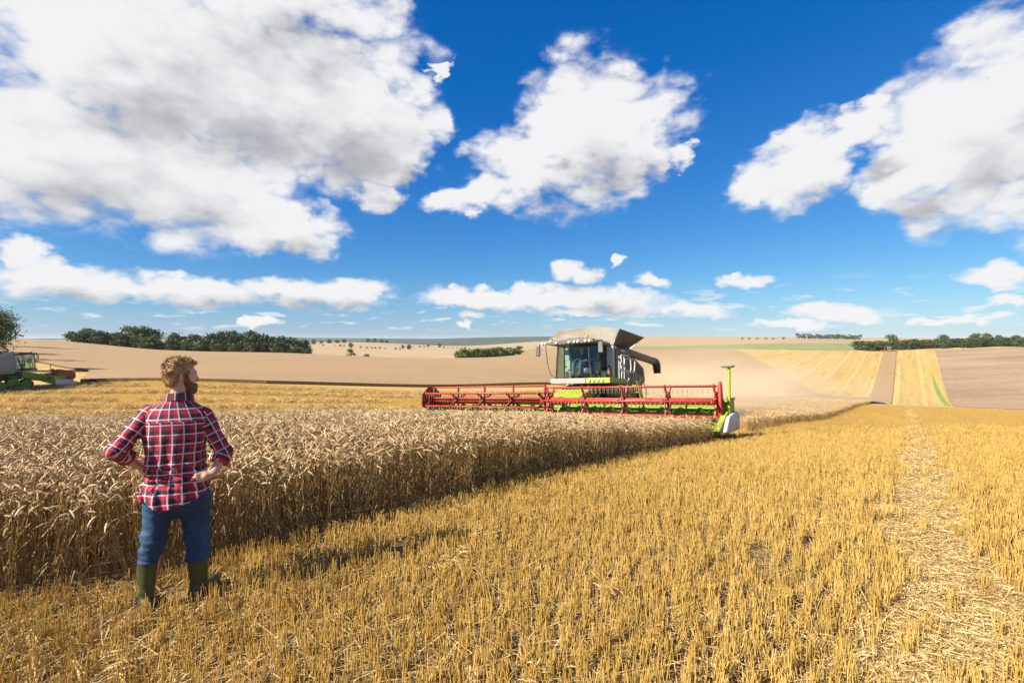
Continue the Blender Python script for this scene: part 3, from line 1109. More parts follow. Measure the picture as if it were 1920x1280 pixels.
def crown_mesh(name, h, rx, lobes, leaves, size, mat, low=0.18, top=1.0, seed=0, flat=1.0):
    """leaf sized faces spread through many overlapping clumps of branches"""
    g = np.random.default_rng(seed)
    c = []
    for k in range(lobes):
        u = g.uniform(low, top * 0.92)
        prof = math.sin(PI * min(1, (u - low) / (1.02 - low)) ** 0.75) ** 0.6
        a = g.uniform(0, 2 * PI)
        rr = rx * prof * math.sqrt(g.uniform(0.02, 1)) * 0.78
        c.append((rr * math.cos(a), rr * math.sin(a), u * h, rx * g.uniform(0.24, 0.42)))
    c = np.array(c)
    i = g.integers(0, lobes, leaves)
    d = g.normal(size=(leaves, 3)); d /= np.linalg.norm(d, axis=1)[:, None]
    rad = c[i, 3] * g.uniform(0.55, 1.08, leaves) * (1 + 0.25 * g.normal(size=leaves))
    p = c[i, :3] + d * rad[:, None] * np.array([1, 1, 0.8 * flat])
    p[:, 2] = np.maximum(p[:, 2], h * low * 0.5)
    n = d + 0.7 * g.normal(size=(leaves, 3)); n /= np.linalg.norm(n, axis=1)[:, None]
    a = np.cross(n, g.normal(size=(leaves, 3))); a /= np.linalg.norm(a, axis=1)[:, None]
    b = np.cross(n, a)
    s = size * g.uniform(0.6, 1.3, leaves)[:, None]
    V = np.stack([p - a * s, p - b * s * 0.6, p + a * s, p + b * s * 0.6], 1).reshape(-1, 3)
    Fc = np.arange(leaves * 4).reshape(-1, 4)
    return link_mesh(name, V, Fc, mat, link=False).data


def trunk_mesh(name, h, r, limbs, seed=0):
    g = random.Random(seed)
    mb = MB()
    top = h * 0.62
    pts = [(g.uniform(-.02, .02) * h * t, g.uniform(-.02, .02) * h * t, t * top - 0.3) for t in (0, .3, .6, 1)]
    mb.tube(pts, [r * 1.25, r, r * .75, r * .4], 8)
    for k in range(limbs):
        a = 2 * PI * (k + g.random() * .6) / limbs
        z = g.uniform(0.25, 0.55) * h
        l = g.uniform(0.25, 0.42) * h
        d = Vector((math.cos(a), math.sin(a), 0))
        mb.tube([Vector((0, 0, z - .3)), Vector((0, 0, z)) + d * l * .5 + Vector((0, 0, l * .3)), Vector((0, 0, z)) + d * l * .9 + Vector((0, 0, l * .75))], [r * .45, r * .3, r * .1], 6)
    return mb.build(name, M_BARK, smooth=True, link=False).data


ORD = 'leftmost second third fourth fifth sixth seventh eighth ninth tenth eleventh twelfth thirteenth fourteenth fifteenth sixteenth seventeenth eighteenth nineteenth twentieth'.split()
TENS = {20: 'twenty', 30: 'thirty'}


def nth(k):
    if k < 20:
        o = ORD[k]
    elif k == 29:
        o = 'thirtieth'
    else:
        t_ = (k + 1) // 10 * 10
        o = TENS[t_] + '-' + ('first second third fourth fifth sixth seventh eighth ninth'.split()[(k + 1) % 10 - 1])
    return o if k == 0 else o + ' from left'


# unit trees, 1 m tall, scaled where they stand
TREES = [(crown_mesh('crown', 1, 0.52, 34, 1500, 0.052, M_LEAF, 0.05, 1, s), trunk_mesh('trunk', 1, 0.03, 5, s)) for s in range(7)]
LTREES = [(crown_mesh('crown', 1, 0.40, 18, 900, 0.055, M_LEAF2, 0.05, 1, s + 40), trunk_mesh('trunk', 1, 0.025, 4, s)) for s in range(5)]
CLUMPT = [(crown_mesh('crown', 1, 0.34, 16, 500, 0.05, M_LEAF, 0.30, 1, s + 60), trunk_mesh('trunk', 1, 0.022, 4, s)) for s in range(4)]
BUSH = [(crown_mesh('crown', 1, 0.75, 16, 520, 0.075, M_LEAF, 0.02, 1, s + 80), trunk_mesh('trunk', 1, 0.03, 4, s)) for s in range(5)]


def plant(name, kinds, x, y, h, wide, label, cat, group=None, sink=0.0):
    k = random.choice(kinds)
    root = empty(name, (x, y, h1(x, y) - sink))
    root.rotation_euler = (0, 0, random.uniform(0, 2 * PI))
    for nm, me in (('crown', k[0]), ('trunk', k[1])):
        o = bpy.data.objects.new(nm, me)
        COL.objects.link(o)
        o.parent = root
        o.scale = (h * wide, h * wide, h) if nm == 'crown' else (h, h, h)
    return tag(root, label, cat, group)


# big tree cut by the left edge of the picture, and its neighbours out of view that shade the field
def big_tree(x, y, h, rx, seed, label, leaves=5200):
    root = empty('field_tree', (x, y, h1(x, y)))
    for nm, me in (('crown', crown_mesh('crown', h, rx, 46, leaves, 0.27, M_LEAF, 0.16, 1, seed)), ('trunk', trunk_mesh('trunk', h, 0.42, 7, seed))):
        o = bpy.data.objects.new(nm, me)
        COL.objects.link(o)
        o.parent = root
    tag(root, label, 'tree')


big_tree(-99.2, 90, 12.2, 6.4, 5, 'dark spreading tree cut off by the left edge of the picture')
for i, (x, y, hh, lab) in enumerate(((-128, 112, 14, 'tall shade tree beyond the left edge of the picture'), (-150, 128, 15, 'shade tree on the field margin far out to the left'), (-172, 160, 14, 'farthest shade tree on the left field margin'),
                                     (-68, 46, 13, 'shade tree near the left harvester, outside the picture'), (-65, 50.5, 12.5, 'second shade tree near the left harvester, outside the picture'), (-62, 46.5, 12.5, 'third shade tree near the left harvester, outside the picture'))):
    big_tree(x, y, hh, 6.5, 20 + i, lab, 2600 if i < 3 else 6500)

# the wood on the left hilltop: front row and the taller trees behind
for k in range(30):
    u = k / 29
    px = 140 + 435 * u + random.uniform(-5, 5)
    Y = 281 + 20 * u + random.uniform(0, 8)
    hh = (7.6 + 3.0 * math.sin(u * 9) * 0.4 + random.uniform(-1.0, 1.6)) * (1.0 if u < 0.93 else 0.7)
    x, y = w(px, Y)
    plant('woodland_tree', TREES, x, y, hh * 0.85, random.uniform(1.2, 1.55), 'rounded green tree, ' + nth(k) + ', front row of the left hilltop wood', 'tree', 'trees of the left hilltop wood')
for k, (px, Y, hh) in enumerate(((165, 296, 9.5), (215, 300, 9), (240, 300, 13.5), (262, 298, 14.2), (285, 302, 13), (330, 300, 12), (365, 305, 12), (400, 306, 14.2), (425, 305, 15.2), (450, 305, 15.6), (470, 306, 14.8), (492, 308, 13), (520, 325, 14), (548, 330, 13.5), (568, 335, 12.5))):
    x, y = w(px, Y)
    plant('woodland_tree', TREES, x, y, hh * 0.98, random.uniform(1.05, 1.3), 'taller tree, ' + nth(k) + ', rising behind the left hilltop wood', 'tree', 'tall trees of the left hilltop wood')

# two round bushes and the young plantation in the dip
for px, Y, hh, wd, lab in ((658, 300, 5.4, 0.95, 'round dark bush on the field crest, the taller of a pair'), (686, 302, 3.0, 1.25, 'low wide bush on the field crest, the shorter of a pair')):
    x, y = w(px, Y)
    plant('field_bush', BUSH, x, y, hh, wd, lab, 'bush', None, 0.3)
for k in range(32):
    u = k / 31
    px = 858 + 116 * u
    Y = 334 + 14 * (k % 3) + 40 * u
    x, y = w(px, Y)
    plant('plantation_tree', LTREES, x, y, random.uniform(6.6, 8.6) * (1 - 0.3 * abs(u - 0.4)), random.uniform(1.25, 1.6), 'light green young tree, ' + nth(k) + ', in the plantation left of the cab', 'tree', 'young plantation trees in the dip')

# right hand hedge wood along the crest
for k in range(34):
    u = (k + random.uniform(-.3, .3)) / 33
    px = 1612 + 345 * u
    Y = 458 + random.uniform(0, 14)
    hh = random.uniform(7.6, 9.4)
    x, y = w(px, Y)
    plant('hedge_tree', TREES, x, y, hh, random.uniform(1.3, 1.7), 'bushy tree, ' + nth(k) + ', in the hedge wood along the right crest', 'tree', 'trees of the right crest hedge')
for k, (px, Y, hh) in enumerate(((1672, 520, 12.0), (1770, 540, 10.5), (1830, 540, 12), (1850, 545, 12.5), (1873, 545, 11.5), (1905, 550, 11))):
    x, y = w(px, Y)
    plant('hedge_tree', TREES, x, y, hh, 1.1, 'taller tree, ' + nth(k) + ', behind the hedge wood on the right crest', 'tree', 'tall trees behind the right crest hedge')
# the clump of tall trees with bare stems on the skyline
for k in range(20):
    px = 1497 + 115 * (k + random.uniform(-.3, .3)) / 19
    x, y = w(px, 1035 + random.uniform(0, 30))
    plant('skyline_tree', CLUMPT, x, y, random.uniform(11.5, 15), random.uniform(1.2, 1.6), 'dark tree, ' + nth(k) + ', in the bare stemmed clump on the skyline', 'tree', 'trees of the skyline clump')
for k, px in enumerate((1392, 1405, 1420, 1436, 1450, 1469)):
    x, y = w(px, 1150)
    plant('skyline_tree', BUSH, x, y, 5.5 if px == 1469 else 3.5, 1.3 if px == 1469 else 2.2, 'small round tree alone on the right skyline' if px == 1469 else 'low dark hedge bush, ' + nth(k) + ', on the right skyline', 'tree', None if px == 1469 else 'low hedge bushes on the right skyline')

# trees and hedge bushes scattered over the far valley fields
for k, (px, Y, hh, wd) in enumerate(((588, 1150, 13, 1), (602, 1200, 8, 1.2), (617, 1250, 11, 1.3), (632, 1300, 10, 1.5), (645, 1320, 10, 1.6), (658, 900, 9.5, 1), (690, 1500, 12, 1.4), (702, 1500, 12, 1.5), (715, 1500, 11, 1.6), (725, 1500, 9, 1.8), (755, 900, 7, 1), (767, 860, 8.5, 1.1), (803, 1100, 7, 1), (824, 1100, 9, 1))):
    x, y = w(px, Y)
    plant('valley_tree', TREES, x, y, hh, wd, 'small dark tree, ' + nth(k) + ', among the distant valley fields', 'tree', 'scattered trees in the distant valley')
for k, (px, Y) in enumerate(((606, 1000), (628, 980), (638, 975), (645, 970), (676, 900), (688, 890), (697, 885), (703, 880), (712, 878), (722, 870), (742, 840), (750, 835), (774, 1050), (787, 1040), (795, 1040), (832, 1000), (840, 990), (849, 960), (858, 930), (866, 900), (872, 880))):
    x, y = w(px, Y)
    plant('hedge_bush', BUSH, x, y, random.uniform(2.2, 3.8), random.uniform(1.0, 1.5), 'tiny hedge bush, ' + nth(k) + ', along the distant valley hedgerow', 'bush', 'hedge bushes in the distant valley')

# ------------------------------------------------------------------ combine harvester
M_RED = paint('red_paint', (0.56, 0.018, 0.006), 0.4, 0.32)
M_DRED = paint('dark_red_paint', (0.34, 0.02, 0.008), 0.45, 0.5)
M_LIME = paint('lime_paint', (0.36, 0.47, 0.012), 0.4, 0.42)
M_GRN = paint('green_paint', (0.19, 0.33, 0.012), 0.45, 0.35)
M_GREY = paint('light_grey_paint', (0.36, 0.345, 0.31), 0.5, 0.7)
M_TANK = paint('dusty_tank_sheet', (0.56, 0.51, 0.42), 0.55, 0.75, scale=1.3)
M_DARK = paint('dark_grey_panel', (0.095, 0.095, 0.092), 0.45, 0.42, scale=1.2)
M_OLIVE = paint('dusty_olive_panel', (0.14, 0.145, 0.075), 0.5, 0.7, scale=1.2)
M_BLACK = paint('black_plastic', (0.02, 0.02, 0.02), 0.45, 0.25)
M_RUB = paint('rubber', (0.018, 0.018, 0.018), 0.8, 0.35)
M_STEEL = paint('dusty_steel', (0.45, 0.44, 0.42), 0.35, 0.35, 0.7)
M_WHITE = paint('white_panel', (0.66, 0.65, 0.62), 0.45, 0.45)
M_TINE = plain('tine_plastic', (0.34, 0.28, 0.19), 0.5)
M_PANEL = paint('pale_panel', (0.62, 0.60, 0.55), 0.45, 0.45)
M_LAMP = plain('lamp_lens', (0.85, 0.85, 0.82), 0.15, 0.05)
M_AMBER = plain('amber_lens', (0.85, 0.32, 0.01), 0.2, 0.1)
M_YEL = plain('yellow_lens', (0.9, 0.65, 0.02), 0.2, 0.1)
M_EXT = plain('extinguisher_red', (0.35, 0.02, 0.015), 0.3, 0.1)
M_SEAT = plain('seat_cloth', (0.03, 0.035, 0.035), 0.9)
M_SCREEN = plain('screen_white', (0.55, 0.60, 0.55), 0.3)


def glass_mat():
    t = NT('tinted_glass')
    tr = t.N('ShaderNodeBsdfTransparent')
    tr.inputs[0].default_value = (0.62, 0.76, 0.68, 1)
    gl = t.N('ShaderNodeBsdfGlossy')
    gl.inputs['Roughness'].default_value = 0.03
    fr = t.N('ShaderNodeFresnel')
    fr.inputs[0].default_value = 1.5
    m = t.N('ShaderNodeMixShader')
    t.L(t.math('MULTIPLY_ADD', fr.outputs[0], 0.9, 0.02), m.inputs[0])
    t.L(tr.outputs[0], m.inputs[1]); t.L(gl.outputs[0], m.inputs[2])
    return t.out(m.outputs[0])


M_GLASS = glass_mat()


def hull_belt(circles, n=14):
    """outline of a belt run round circles (y, z, r)"""
    pts = []
    for (cy, cz, r) in circles:
        for k in range(36):
            a = 2 * PI * k / 36
            pts.append((cy + r * math.cos(a), cz + r * math.sin(a)))
    pts = sorted(set(pts))
    def half(ps):
        hh = []
        for p in ps:
            while len(hh) >= 2 and (hh[-1][0] - hh[-2][0]) * (p[1] - hh[-2][1]) - (hh[-1][1] - hh[-2][1]) * (p[0] - hh[-2][0]) <= 0:
                hh.pop()
            hh.append(p)
        return hh[:-1]
    return half(pts) + half(pts[::-1])


def rounded(pts, r=0.12, k=4, closed=True):
    """a polyline in space with rounded corners"""
    P = [Vector(p) for p in pts]
    out = []
    n = len(P)
    for i in range(n):
        if not closed and i in (0, n - 1):
            out.append(P[i]); continue
        a, b, c = P[i - 1], P[i], P[(i + 1) % n]
        ra = min(r, (a - b).length * .45); rc = min(r, (c - b).length * .45)
        p0 = b + (a - b).normalized() * ra; p1 = b + (c - b).normalized() * rc
        for j in range(k + 1):
            t = j / k
            out.append(p0 * (1 - t) ** 2 + b * 2 * t * (1 - t) + p1 * t * t)
    return out


def build_combine(label, group=None, tank_open=True, side_mat=None, rear_mat=None, half=6.0, driver_cab=True):
    """x to the machine's left (picture right), y back, z up; the reel axis stands over the origin"""
    root = empty('combine_harvester')
    tag(root, label, 'combine harvester', group)
    side_mat = side_mat or M_DARK
    rear_mat = rear_mat or M_OLIVE
    # --- body
    prof = [(3.42, 1.50), (3.42, 3.18), (4.3, 3.05), (5.2, 2.86), (6.5, 2.38), (6.66, 1.78), (6.05, 1.42)]
    body = MB().prism(prof, 0, -1.14, 1.14).build('body', M_GREY, root, bevel=0.03)
    for s in (-1, 1):
        x0, x1 = (1.143, 1.20) if s > 0 else (-1.20, -1.143)
        MB().prism([(3.52, 1.58), (3.52, 3.14), (4.3, 3.03), (5.02, 2.88), (5.02, 1.58)], 0, x0, x1).build('side_panel', side_mat, root, bevel=0.02)
        rp = MB().prism([(5.06, 1.55), (5.06, 2.86), (5.2, 2.84), (6.46, 2.37), (6.61, 1.80), (6.08, 1.48)], 0, x0, x1).build('rear_panel', rear_mat, root, bevel=0.02)
        xg0, xg1 = (1.202, 1.215) if s > 0 else (-1.215, -1.202)
        gr = MB().prism([(4.78, 2.30), (4.78, 2.60), (5.55, 2.47), (6.36, 2.22), (6.40, 1.98), (5.55, 2.16)], 0, xg0, xg1).build('vent_grille', M_BLACK, root)
        mb = MB()
        xs0, xs1 = (1.216, 1.228) if s > 0 else (-1.228, -1.216)
        for k in range(3):
            mb.prism([(4.78, 2.36 + .08 * k), (4.78, 2.375 + .08 * k), (5.55, 2.235 + .08 * k), (6.36, 2.02 + .07 * k), (6.36, 2.005 + .07 * k), (5.55, 2.22 + .08 * k)], 0, xs0, xs1)
        mb.box((min(xs0, xs1), 5.5, 2.17), (max(xs0, xs1), 5.54, 2.46))
        mb.build('grille_slats', M_DARK, gr)
        MB().prism([(3.5, 1.40), (3.5, 1.56), (6.05, 1.46), (6.0, 1.38)], 0, x0, x1).build('side_sill', M_LIME, root)
    MB().box((-1.0, 6.3, 1.0), (1.0, 6.75, 1.7)).build('straw_hood', M_DARK, root, bevel=0.05)
    MB().box((-0.95, 3.0, 0.75), (0.95, 6.2, 1.5)).build('chassis', M_BLACK, root, bevel=0.04)
    # front wall beside the cab, where the light panel shows
    for s in (-1, 1):
        MB().box((0.86 if s > 0 else -1.16, 3.30, 1.72), (1.16 if s > 0 else -0.86, 3.415, 3.14)).build('front_panel', M_PANEL, root, bevel=0.03)
    ex = MB().lathe((1.01, 3.19, 1.80), (0, 0, 1), [(0, .075), (.02, .085), (.40, .085), (.46, .05), (.5, .03), (.54, .03)], 12).build('fire_extinguisher', M_EXT, root, smooth=True)
    MB().box((0.93, 3.10, 1.98), (1.09, 3.115, 2.14)).build('extinguisher_label', M_WHITE, ex)
    # --- grain tank
    z0, z1 = 3.12, (3.86 if tank_open else 3.40)
    MB().box((-1.05, 3.46, 3.0), (1.05, 5.35, 3.22)).build('grain_tank', M_TANK, root, bevel=0.03)
    if tank_open:
        def flap(q):
            return MB().slab(q, 0.03).build('tank_flap', M_TANK, root)
        flap([(-1.05, 3.48, 3.22), (1.05, 3.48, 3.22), (1.42, 3.22, 3.78), (0.45, 3.12, 3.99), (-1.30, 3.16, 3.95), (-1.85, 3.35, 3.66)])
        fl = MB().slab([(1.08, 3.52, 3.20), (1.08, 4.75, 3.06), (1.86, 4.95, 3.58), (1.50, 3.26, 3.80)], 0.03).build('tank_flap', M_DARK, root)
        flap([(-1.08, 4.75, 3.06), (-1.08, 3.52, 3.20), (-1.90, 3.38, 3.68), (-1.86, 4.95, 3.58)])
        flap([(1.05, 5.3, 3.1), (-1.05, 5.3, 3.1), (-1.55, 5.5, 3.66), (1.55, 5.5, 3.66)])
        MB().tube([(-1.05, 3.50, 3.24), (1.05, 3.50, 3.24)], 0.035, 8).build('tank_hinge', M_STEEL, root)
    else:
        MB().prism([(-1.0, 3.20), (-0.8, 3.42), (0.8, 3.42), (1.0, 3.20)], 1, 3.5, 5.3).build('tank_cover', M_TANK, root, bevel=0.03)
    # --- unloading auger, folded back along the side
    au = MB().tube(rounded([(0.95, 3.75, 2.98), (1.32, 4.15, 2.96), (1.46, 7.15, 2.70)], .2, 4, False), 0.165, 14).build('unloading_auger', M_OLIVE, root, smooth=True)
    MB().tube(rounded([(1.45, 7.05, 2.71), (1.46, 7.40, 2.67), (1.48, 7.44, 2.16)], .2, 5, False), [0.185] * 7 + [0.16], 14).build('auger_spout', M_BLACK, au, smooth=True)
    MB().tube([(1.365, 5.5, 2.843), (1.37, 5.6, 2.834)], 0.175, 14).build('auger_band', M_STEEL, au)
    # --- cab
    cab = MB()
    cab.box((-0.84, 2.02, 1.70), (0.84, 3.36, 1.80))                    # floor
    cab.box((-0.80, 3.28, 1.80), (0.80, 3.36, 3.12))                    # back wall
    for s in (-1, 1):
        cab.tube([(s * 0.80, 2.05, 1.78), (s * 0.74, 2.00, 2.5), (s * 0.70, 2.06, 3.14)], 0.035, 6)
        cab.tube([(s * 0.84, 2.75, 1.78), (s * 0.82, 2.78, 3.14)], 0.035, 6)
        cab.tube([(s * 0.82, 3.32, 1.78), (s * 0.82, 3.32, 3.14)], 0.05, 6)
    cab_o = cab.build('cab_frame', M_BLACK, root)
    # curved windscreen
    vs, fs = [], []
    nx, nz = 10, 6
    for j in range(nz + 1):
        tz = j / nz
        for i in range(nx + 1):
            tx = i / nx * 2 - 1
            hw = 0.79 - 0.10 * tz
            vs.append((tx * hw, 1.96 + 0.10 * tx * tx - 0.05 * math.sin(PI * tz) + 0.05 * tz, 1.80 + 1.34 * tz))
    fs = [(j * (nx + 1) + i, j * (nx + 1) + i + 1, (j + 1) * (nx + 1) + i + 1, (j + 1) * (nx + 1) + i) for j in range(nz) for i in range(nx)]
    link_mesh('windscreen', vs, fs, M_GLASS, root, True)
    for s in (-1, 1):
        link_mesh('side_window', [(s * .80, 2.07, 1.80), (s * .84, 2.74, 1.80), (s * .82, 2.77, 3.12), (s * .71, 2.08, 3.12)], [(0, 1, 2, 3)], M_GLASS, root)
        dw = link_mesh('door_window', [(s * .845, 2.79, 1.80), (s * .845, 3.28, 1.80), (s * .825, 3.28, 3.12), (s * .825, 2.80, 3.12)], [(0, 1, 2, 3)], M_GLASS, root)
        MB().box((s * .86 - .015, 2.83, 2.3), (s * .86 + .015, 2.98, 2.36)).build('door_handle', M_BLACK, dw)
    MB().tube([(-0.55, 1.90, 1.86), (0.1, 1.90, 1.95), (0.45, 1.92, 2.5)], 0.012, 5).build('wiper', M_BLACK, root)
    roof = MB().prism([(-1.02, 3.16), (-0.9, 3.15), (0.9, 3.15), (1.02, 3.16), (1.04, 3.25), (0.85, 3.36), (-0.85, 3.36), (-1.04, 3.25)], 1, 1.78, 3.38).build('cab_roof', M_DARK, root, bevel=0.04)
    MB().box((-1.36, 1.86, 3.20), (1.36, 1.94, 3.26)).build('light_bar', M_BLACK, roof)
    MB().prism([(2.15, 3.362), (2.25, 3.44), (2.9, 3.46), (3.1, 3.362)], 0, -0.40, 0.35).build('roof_hatch', M_BLACK, roof, bevel=0.02)
    for x in (-1.30, -1.15, -0.62, -0.02, 0.22, 0.38, 0.72, 0.90):
        l = MB().lathe((x, 1.775, 3.235), (0, -1, 0), [(0, .04), (.03, .05), (.05, .045)], 12).build('work_light', M_LAMP, roof, smooth=False)
    for x, y, m, nm in ((-1.0, 1.95, M_YEL, 'yellow_beacon'), (0.62, 2.05, M_AMBER, 'amber_beacon')):
        MB().lathe((x, y, 3.26 if x < 0 else 3.36), (0, 0, 1), [(0, .05), (.03, .075), (.10, .072), (.14, .04)], 12).build(nm, m, roof, smooth=True)
    for s in (-1, 1):
        ar = MB().tube(rounded([(s * 1.0, 1.9, 3.22), (s * (1.52 if s < 0 else 1.30), 1.85, 3.22), (s * (1.54 if s < 0 else 1.32), 1.85, 2.72)], .1, 4, False), 0.022, 6).build('mirror_arm', M_BLACK, root)
        xm = -1.54 if s < 0 else 1.34
        MB().box((xm - .10, 1.77, 2.74), (xm + .10, 1.86, 3.16)).build('mirror', M_DARK, ar, bevel=0.03)
    for k, (za, zb) in enumerate(((2.35, 2.365), (2.75, 2.765))):                        # panel gaps on the flank
        MB().box((1.2005, 3.55, za), (1.203, 5.0, zb)).build('panel_gap', M_BLACK, root)
    MB().tube([(-1.22, 1.9, 3.2), (-1.16, 1.95, 2.4), (-1.02, 1.98, 1.95), (-0.80, 2.0, 1.82)], 0.016, 6).build('grab_rail', M_BLACK, root)
    MB().prism([(-0.95, 1.58), (-1.0, 1.70), (-0.95, 1.79), (0.64, 1.79), (0.64, 1.58)], 1, 1.86, 2.3).build('cab_skirt', M_GREY, root, bevel=0.02)
    pl = MB().box((0.645, 1.88, 1.58), (1.66, 3.4, 1.79)).build('platform', M_LIME, root, bevel=0.02)
    for x in (0.80, 0.98, 1.16, 1.36):
        MB().lathe((x, 1.875, 1.685), (0, -1, 0), [(0, .04), (.02, .062), (.03, .058)], 10).build('platform_lamp', M_STEEL, pl)
    # inside the cab
    st = MB().box((-0.27, 2.62, 2.12), (0.27, 3.10, 2.28))
    st.prism([(3.05, 2.2), (2.98, 2.3), (3.10, 2.98), (3.2, 2.98)], 0, -0.25, 0.25)
    st.box((-0.15, 2.75, 1.8), (0.15, 3.0, 2.12))
    st.build('seat', M_SEAT, root, bevel=0.04)
    sc_ = MB().tube([(0, 2.25, 1.8), (0, 2.38, 2.38)], 0.035, 8).tube([(0.19 * math.cos(a), 2.40 + 0.07 * math.sin(a), 2.42 + 0.17 * math.sin(a)) for a in np.linspace(0, 2 * PI, 19)[:-1]], 0.016, 6, True)
    sc_.build('steering_column', M_BLACK, root)
    MB().box((-0.56, 2.35, 2.55), (-0.36, 2.42, 2.98)).build('side_screen', M_SCREEN, root, bevel=0.01)
    MB().box((0.36, 2.25, 2.0), (0.60, 2.32, 2.2)).build('console', M_SCREEN, root, bevel=0.01)
    # --- rails and ladder
    for pts in ([(1.62, 2.95, 2.10), (1.62, 2.95, 2.72), (1.62, 3.95, 2.72), (1.62, 4.02, 2.10)], [(1.66, 3.25, 2.05), (1.66, 3.25, 2.60), (1.66, 4.35, 2.62), (1.66, 4.25, 2.05)], [(1.64, 3.0, 1.70), (1.64, 3.0, 2.10), (1.64, 3.62, 2.08), (1.64, 3.75, 1.70)]):
        MB().tube(rounded(pts, .18, 4), 0.027, 6, True).build('handrail', M_WHITE, root, smooth=True)
    for y in (2.9, 3.15, 3.4):
        MB().tube([(1.58, y, 1.75), (1.58, y, 2.68)], 0.018, 6).build('handrail_post', M_WHITE, root)
    lad = MB().prism([(3.42, 1.70), (3.72, 1.70), (4.35, 0.62), (4.05, 0.62)], 0, 1.52, 1.56)
    lad.prism([(3.42, 1.70), (3.72, 1.70), (4.35, 0.62), (4.05, 0.62)], 0, 2.04, 2.08)
    lad = lad.build('ladder', M_LIME, root)
    for k in range(4):
        y = 3.62 + .165 * k; z = 1.50 - .27 * k
        MB().box((1.565, y - .12, z), (2.035, y + .12, z + .04)).build('step', M_GRN, lad)
    for x in (1.54, 2.06):
        MB().tube(rounded([(x, 3.75, 1.62), (x, 4.05, 1.85), (x, 4.5, 1.35), (x, 4.35, 0.75)], .14, 4, False), 0.02, 6).build('ladder_rail', M_LIME, lad, smooth=True)
    # --- running gear
    for s in (-1, 1):
        xi, xo = s * 0.98, s * 1.56
        lo, hi = min(xi, xo), max(xi, xo)
        ring = hull_belt([(2.75, 0.25, 0.50), (4.55, 0.25, 0.50), (3.6, 0.55, 0.50)])
        inner = hull_belt([(2.75, 0.25, 0.42), (4.55, 0.25, 0.42), (3.6, 0.55, 0.42)])
        n = len(ring)
        def near_in(p):
            return min(inner, key=lambda q: (q[0] - p[0]) ** 2 + (q[1] - p[1]) ** 2)
        V, Fs = [], []
        for p in ring:
            q = near_in(p)
            V += [(lo, *p), (hi, *p), (lo, *q), (hi, *q)]
        for i in range(n):
            j = (i + 1) % n
            Fs += [(4 * i, 4 * j, 4 * j + 1, 4 * i + 1), (4 * i + 2, 4 * i + 3, 4 * j + 3, 4 * j + 2), (4 * i, 4 * i + 2, 4 * j + 2, 4 * j), (4 * i + 1, 4 * j + 1, 4 * j + 3, 4 * i + 3)]
        mb = MB().add(V, Fs)
        L_ = 0
        for i in range(n):                                   # lugs
            p, q = Vector(ring[i]), Vector(ring[(i + 1) % n])
            if (q - p).length > 0.5:
                m_ = int((q - p).length / 0.2)
                cs = [p + (q - p) * (k + .5) / m_ for k in range(m_)]
            else:
                cs = [p] if i % 2 == 0 else []
            for c in cs:
                mb.box((lo, c.x - .035, c.y - .035), (hi, c.x + .035, c.y + .035))
        tr = mb.build('track', M_RUB, root)
        for (cy, cz, r) in ((2.75, 0.25, 0.40), (4.55, 0.25, 0.40), (3.35, 0.03, 0.21), (3.95, 0.03, 0.21)):
            MB().lathe((xi + s * .05, cy, cz), (s, 0, 0), [(0, r * .6), (0, r), (.12, r), (.16, r * .8), (.2, r * .45), (.40, r * .4), (.44, r * .8), (.46, r), (.50, r), (.50, r * .55), (.46, r * .35)], 18).build('track_wheel', M_GRN if r > .3 else M_DARK, tr, smooth=False)
        MB().prism([(3.1, 0.2), (3.4, 1.1), (3.9, 1.1), (4.2, 0.2)], 0, lo + .15, hi - .15).build('track_frame', M_GRN, tr)
        whl = MB().lathe((s * 0.85, 6.1, 0.37), (s, 0, 0), [(0, .36), (.02, .58), (.08, .62), (.30, .62), (.36, .58), (.38, .36)], 22).build('rear_wheel', M_RUB, root, smooth=False)
        MB().lathe((s * 0.90, 6.1, 0.37), (s, 0, 0), [(.0, .34), (.30, .34), (.32, .28), (.26, .12), (.30, .08)], 16).build('rim', M_LIME, whl)
    # --- feeder house
    MB().prism([(1.02, 0.30), (1.02, 0.98), (2.9, 1.58), (3.2, 1.0), (2.2, 0.55)], 0, -0.72, 0.72).build('feeder_house', M_LIME, root, bevel=0.03)
    MB().tube([(0.80, 1.5, 0.62), (0.80, 2.9, 1.25)], 0.05, 8).build('lift_ram', M_STEEL, root)
    # --- header
    hd = MB().prism([(1.00, 0.12), (1.00, 0.90), (1.06, 0.90), (1.06, 0.12)], 0, -half, half).build('header_frame', M_GRN, root)
    MB().box((-half, 0.955, 0.66), (half, 0.997, 0.735)).build('frame_rail', M_LIME, hd)
    MB().box((-half, 0.955, 0.905), (half, 1.10, 0.965)).build('frame_beam', M_LIME, hd, bevel=0.01)
    MB().slab([(-half, -0.45, 0.105), (half, -0.45, 0.105), (half, 0.98, 0.14), (-half, 0.98, 0.14)], 0.04).build('header_table', M_GRN, hd)
    MB().box((-half, 0.0, 0.15), (half, 0.06, 0.23)).build('table_rail', M_LIME, hd)
    for k in range(11):
        x = -half + (k + .5) * 2 * half / 11
        MB().prism([(0.96, 0.20), (0.96, 0.64), (0.90, 0.64), (0.80, 0.20)], 0, x - .03, x + .03).build('frame_rib', M_LIME, hd)
    mb = MB()
    mb.box((-half, -0.56, 0.085), (half, -0.45, 0.11))
    for k in range(int(half * 2 / 0.16)):
        x = -half + .08 + .16 * k
        mb.prism([(x - .03, 0), (x, -.12), (x + .03, 0)], 2, 0.088, 0.108)
        mb.v[-6:] = [(a, b - 0.56, c) for a, b, c in mb.v[-6:]]
    mb.build('cutter_bar', M_STEEL, hd)
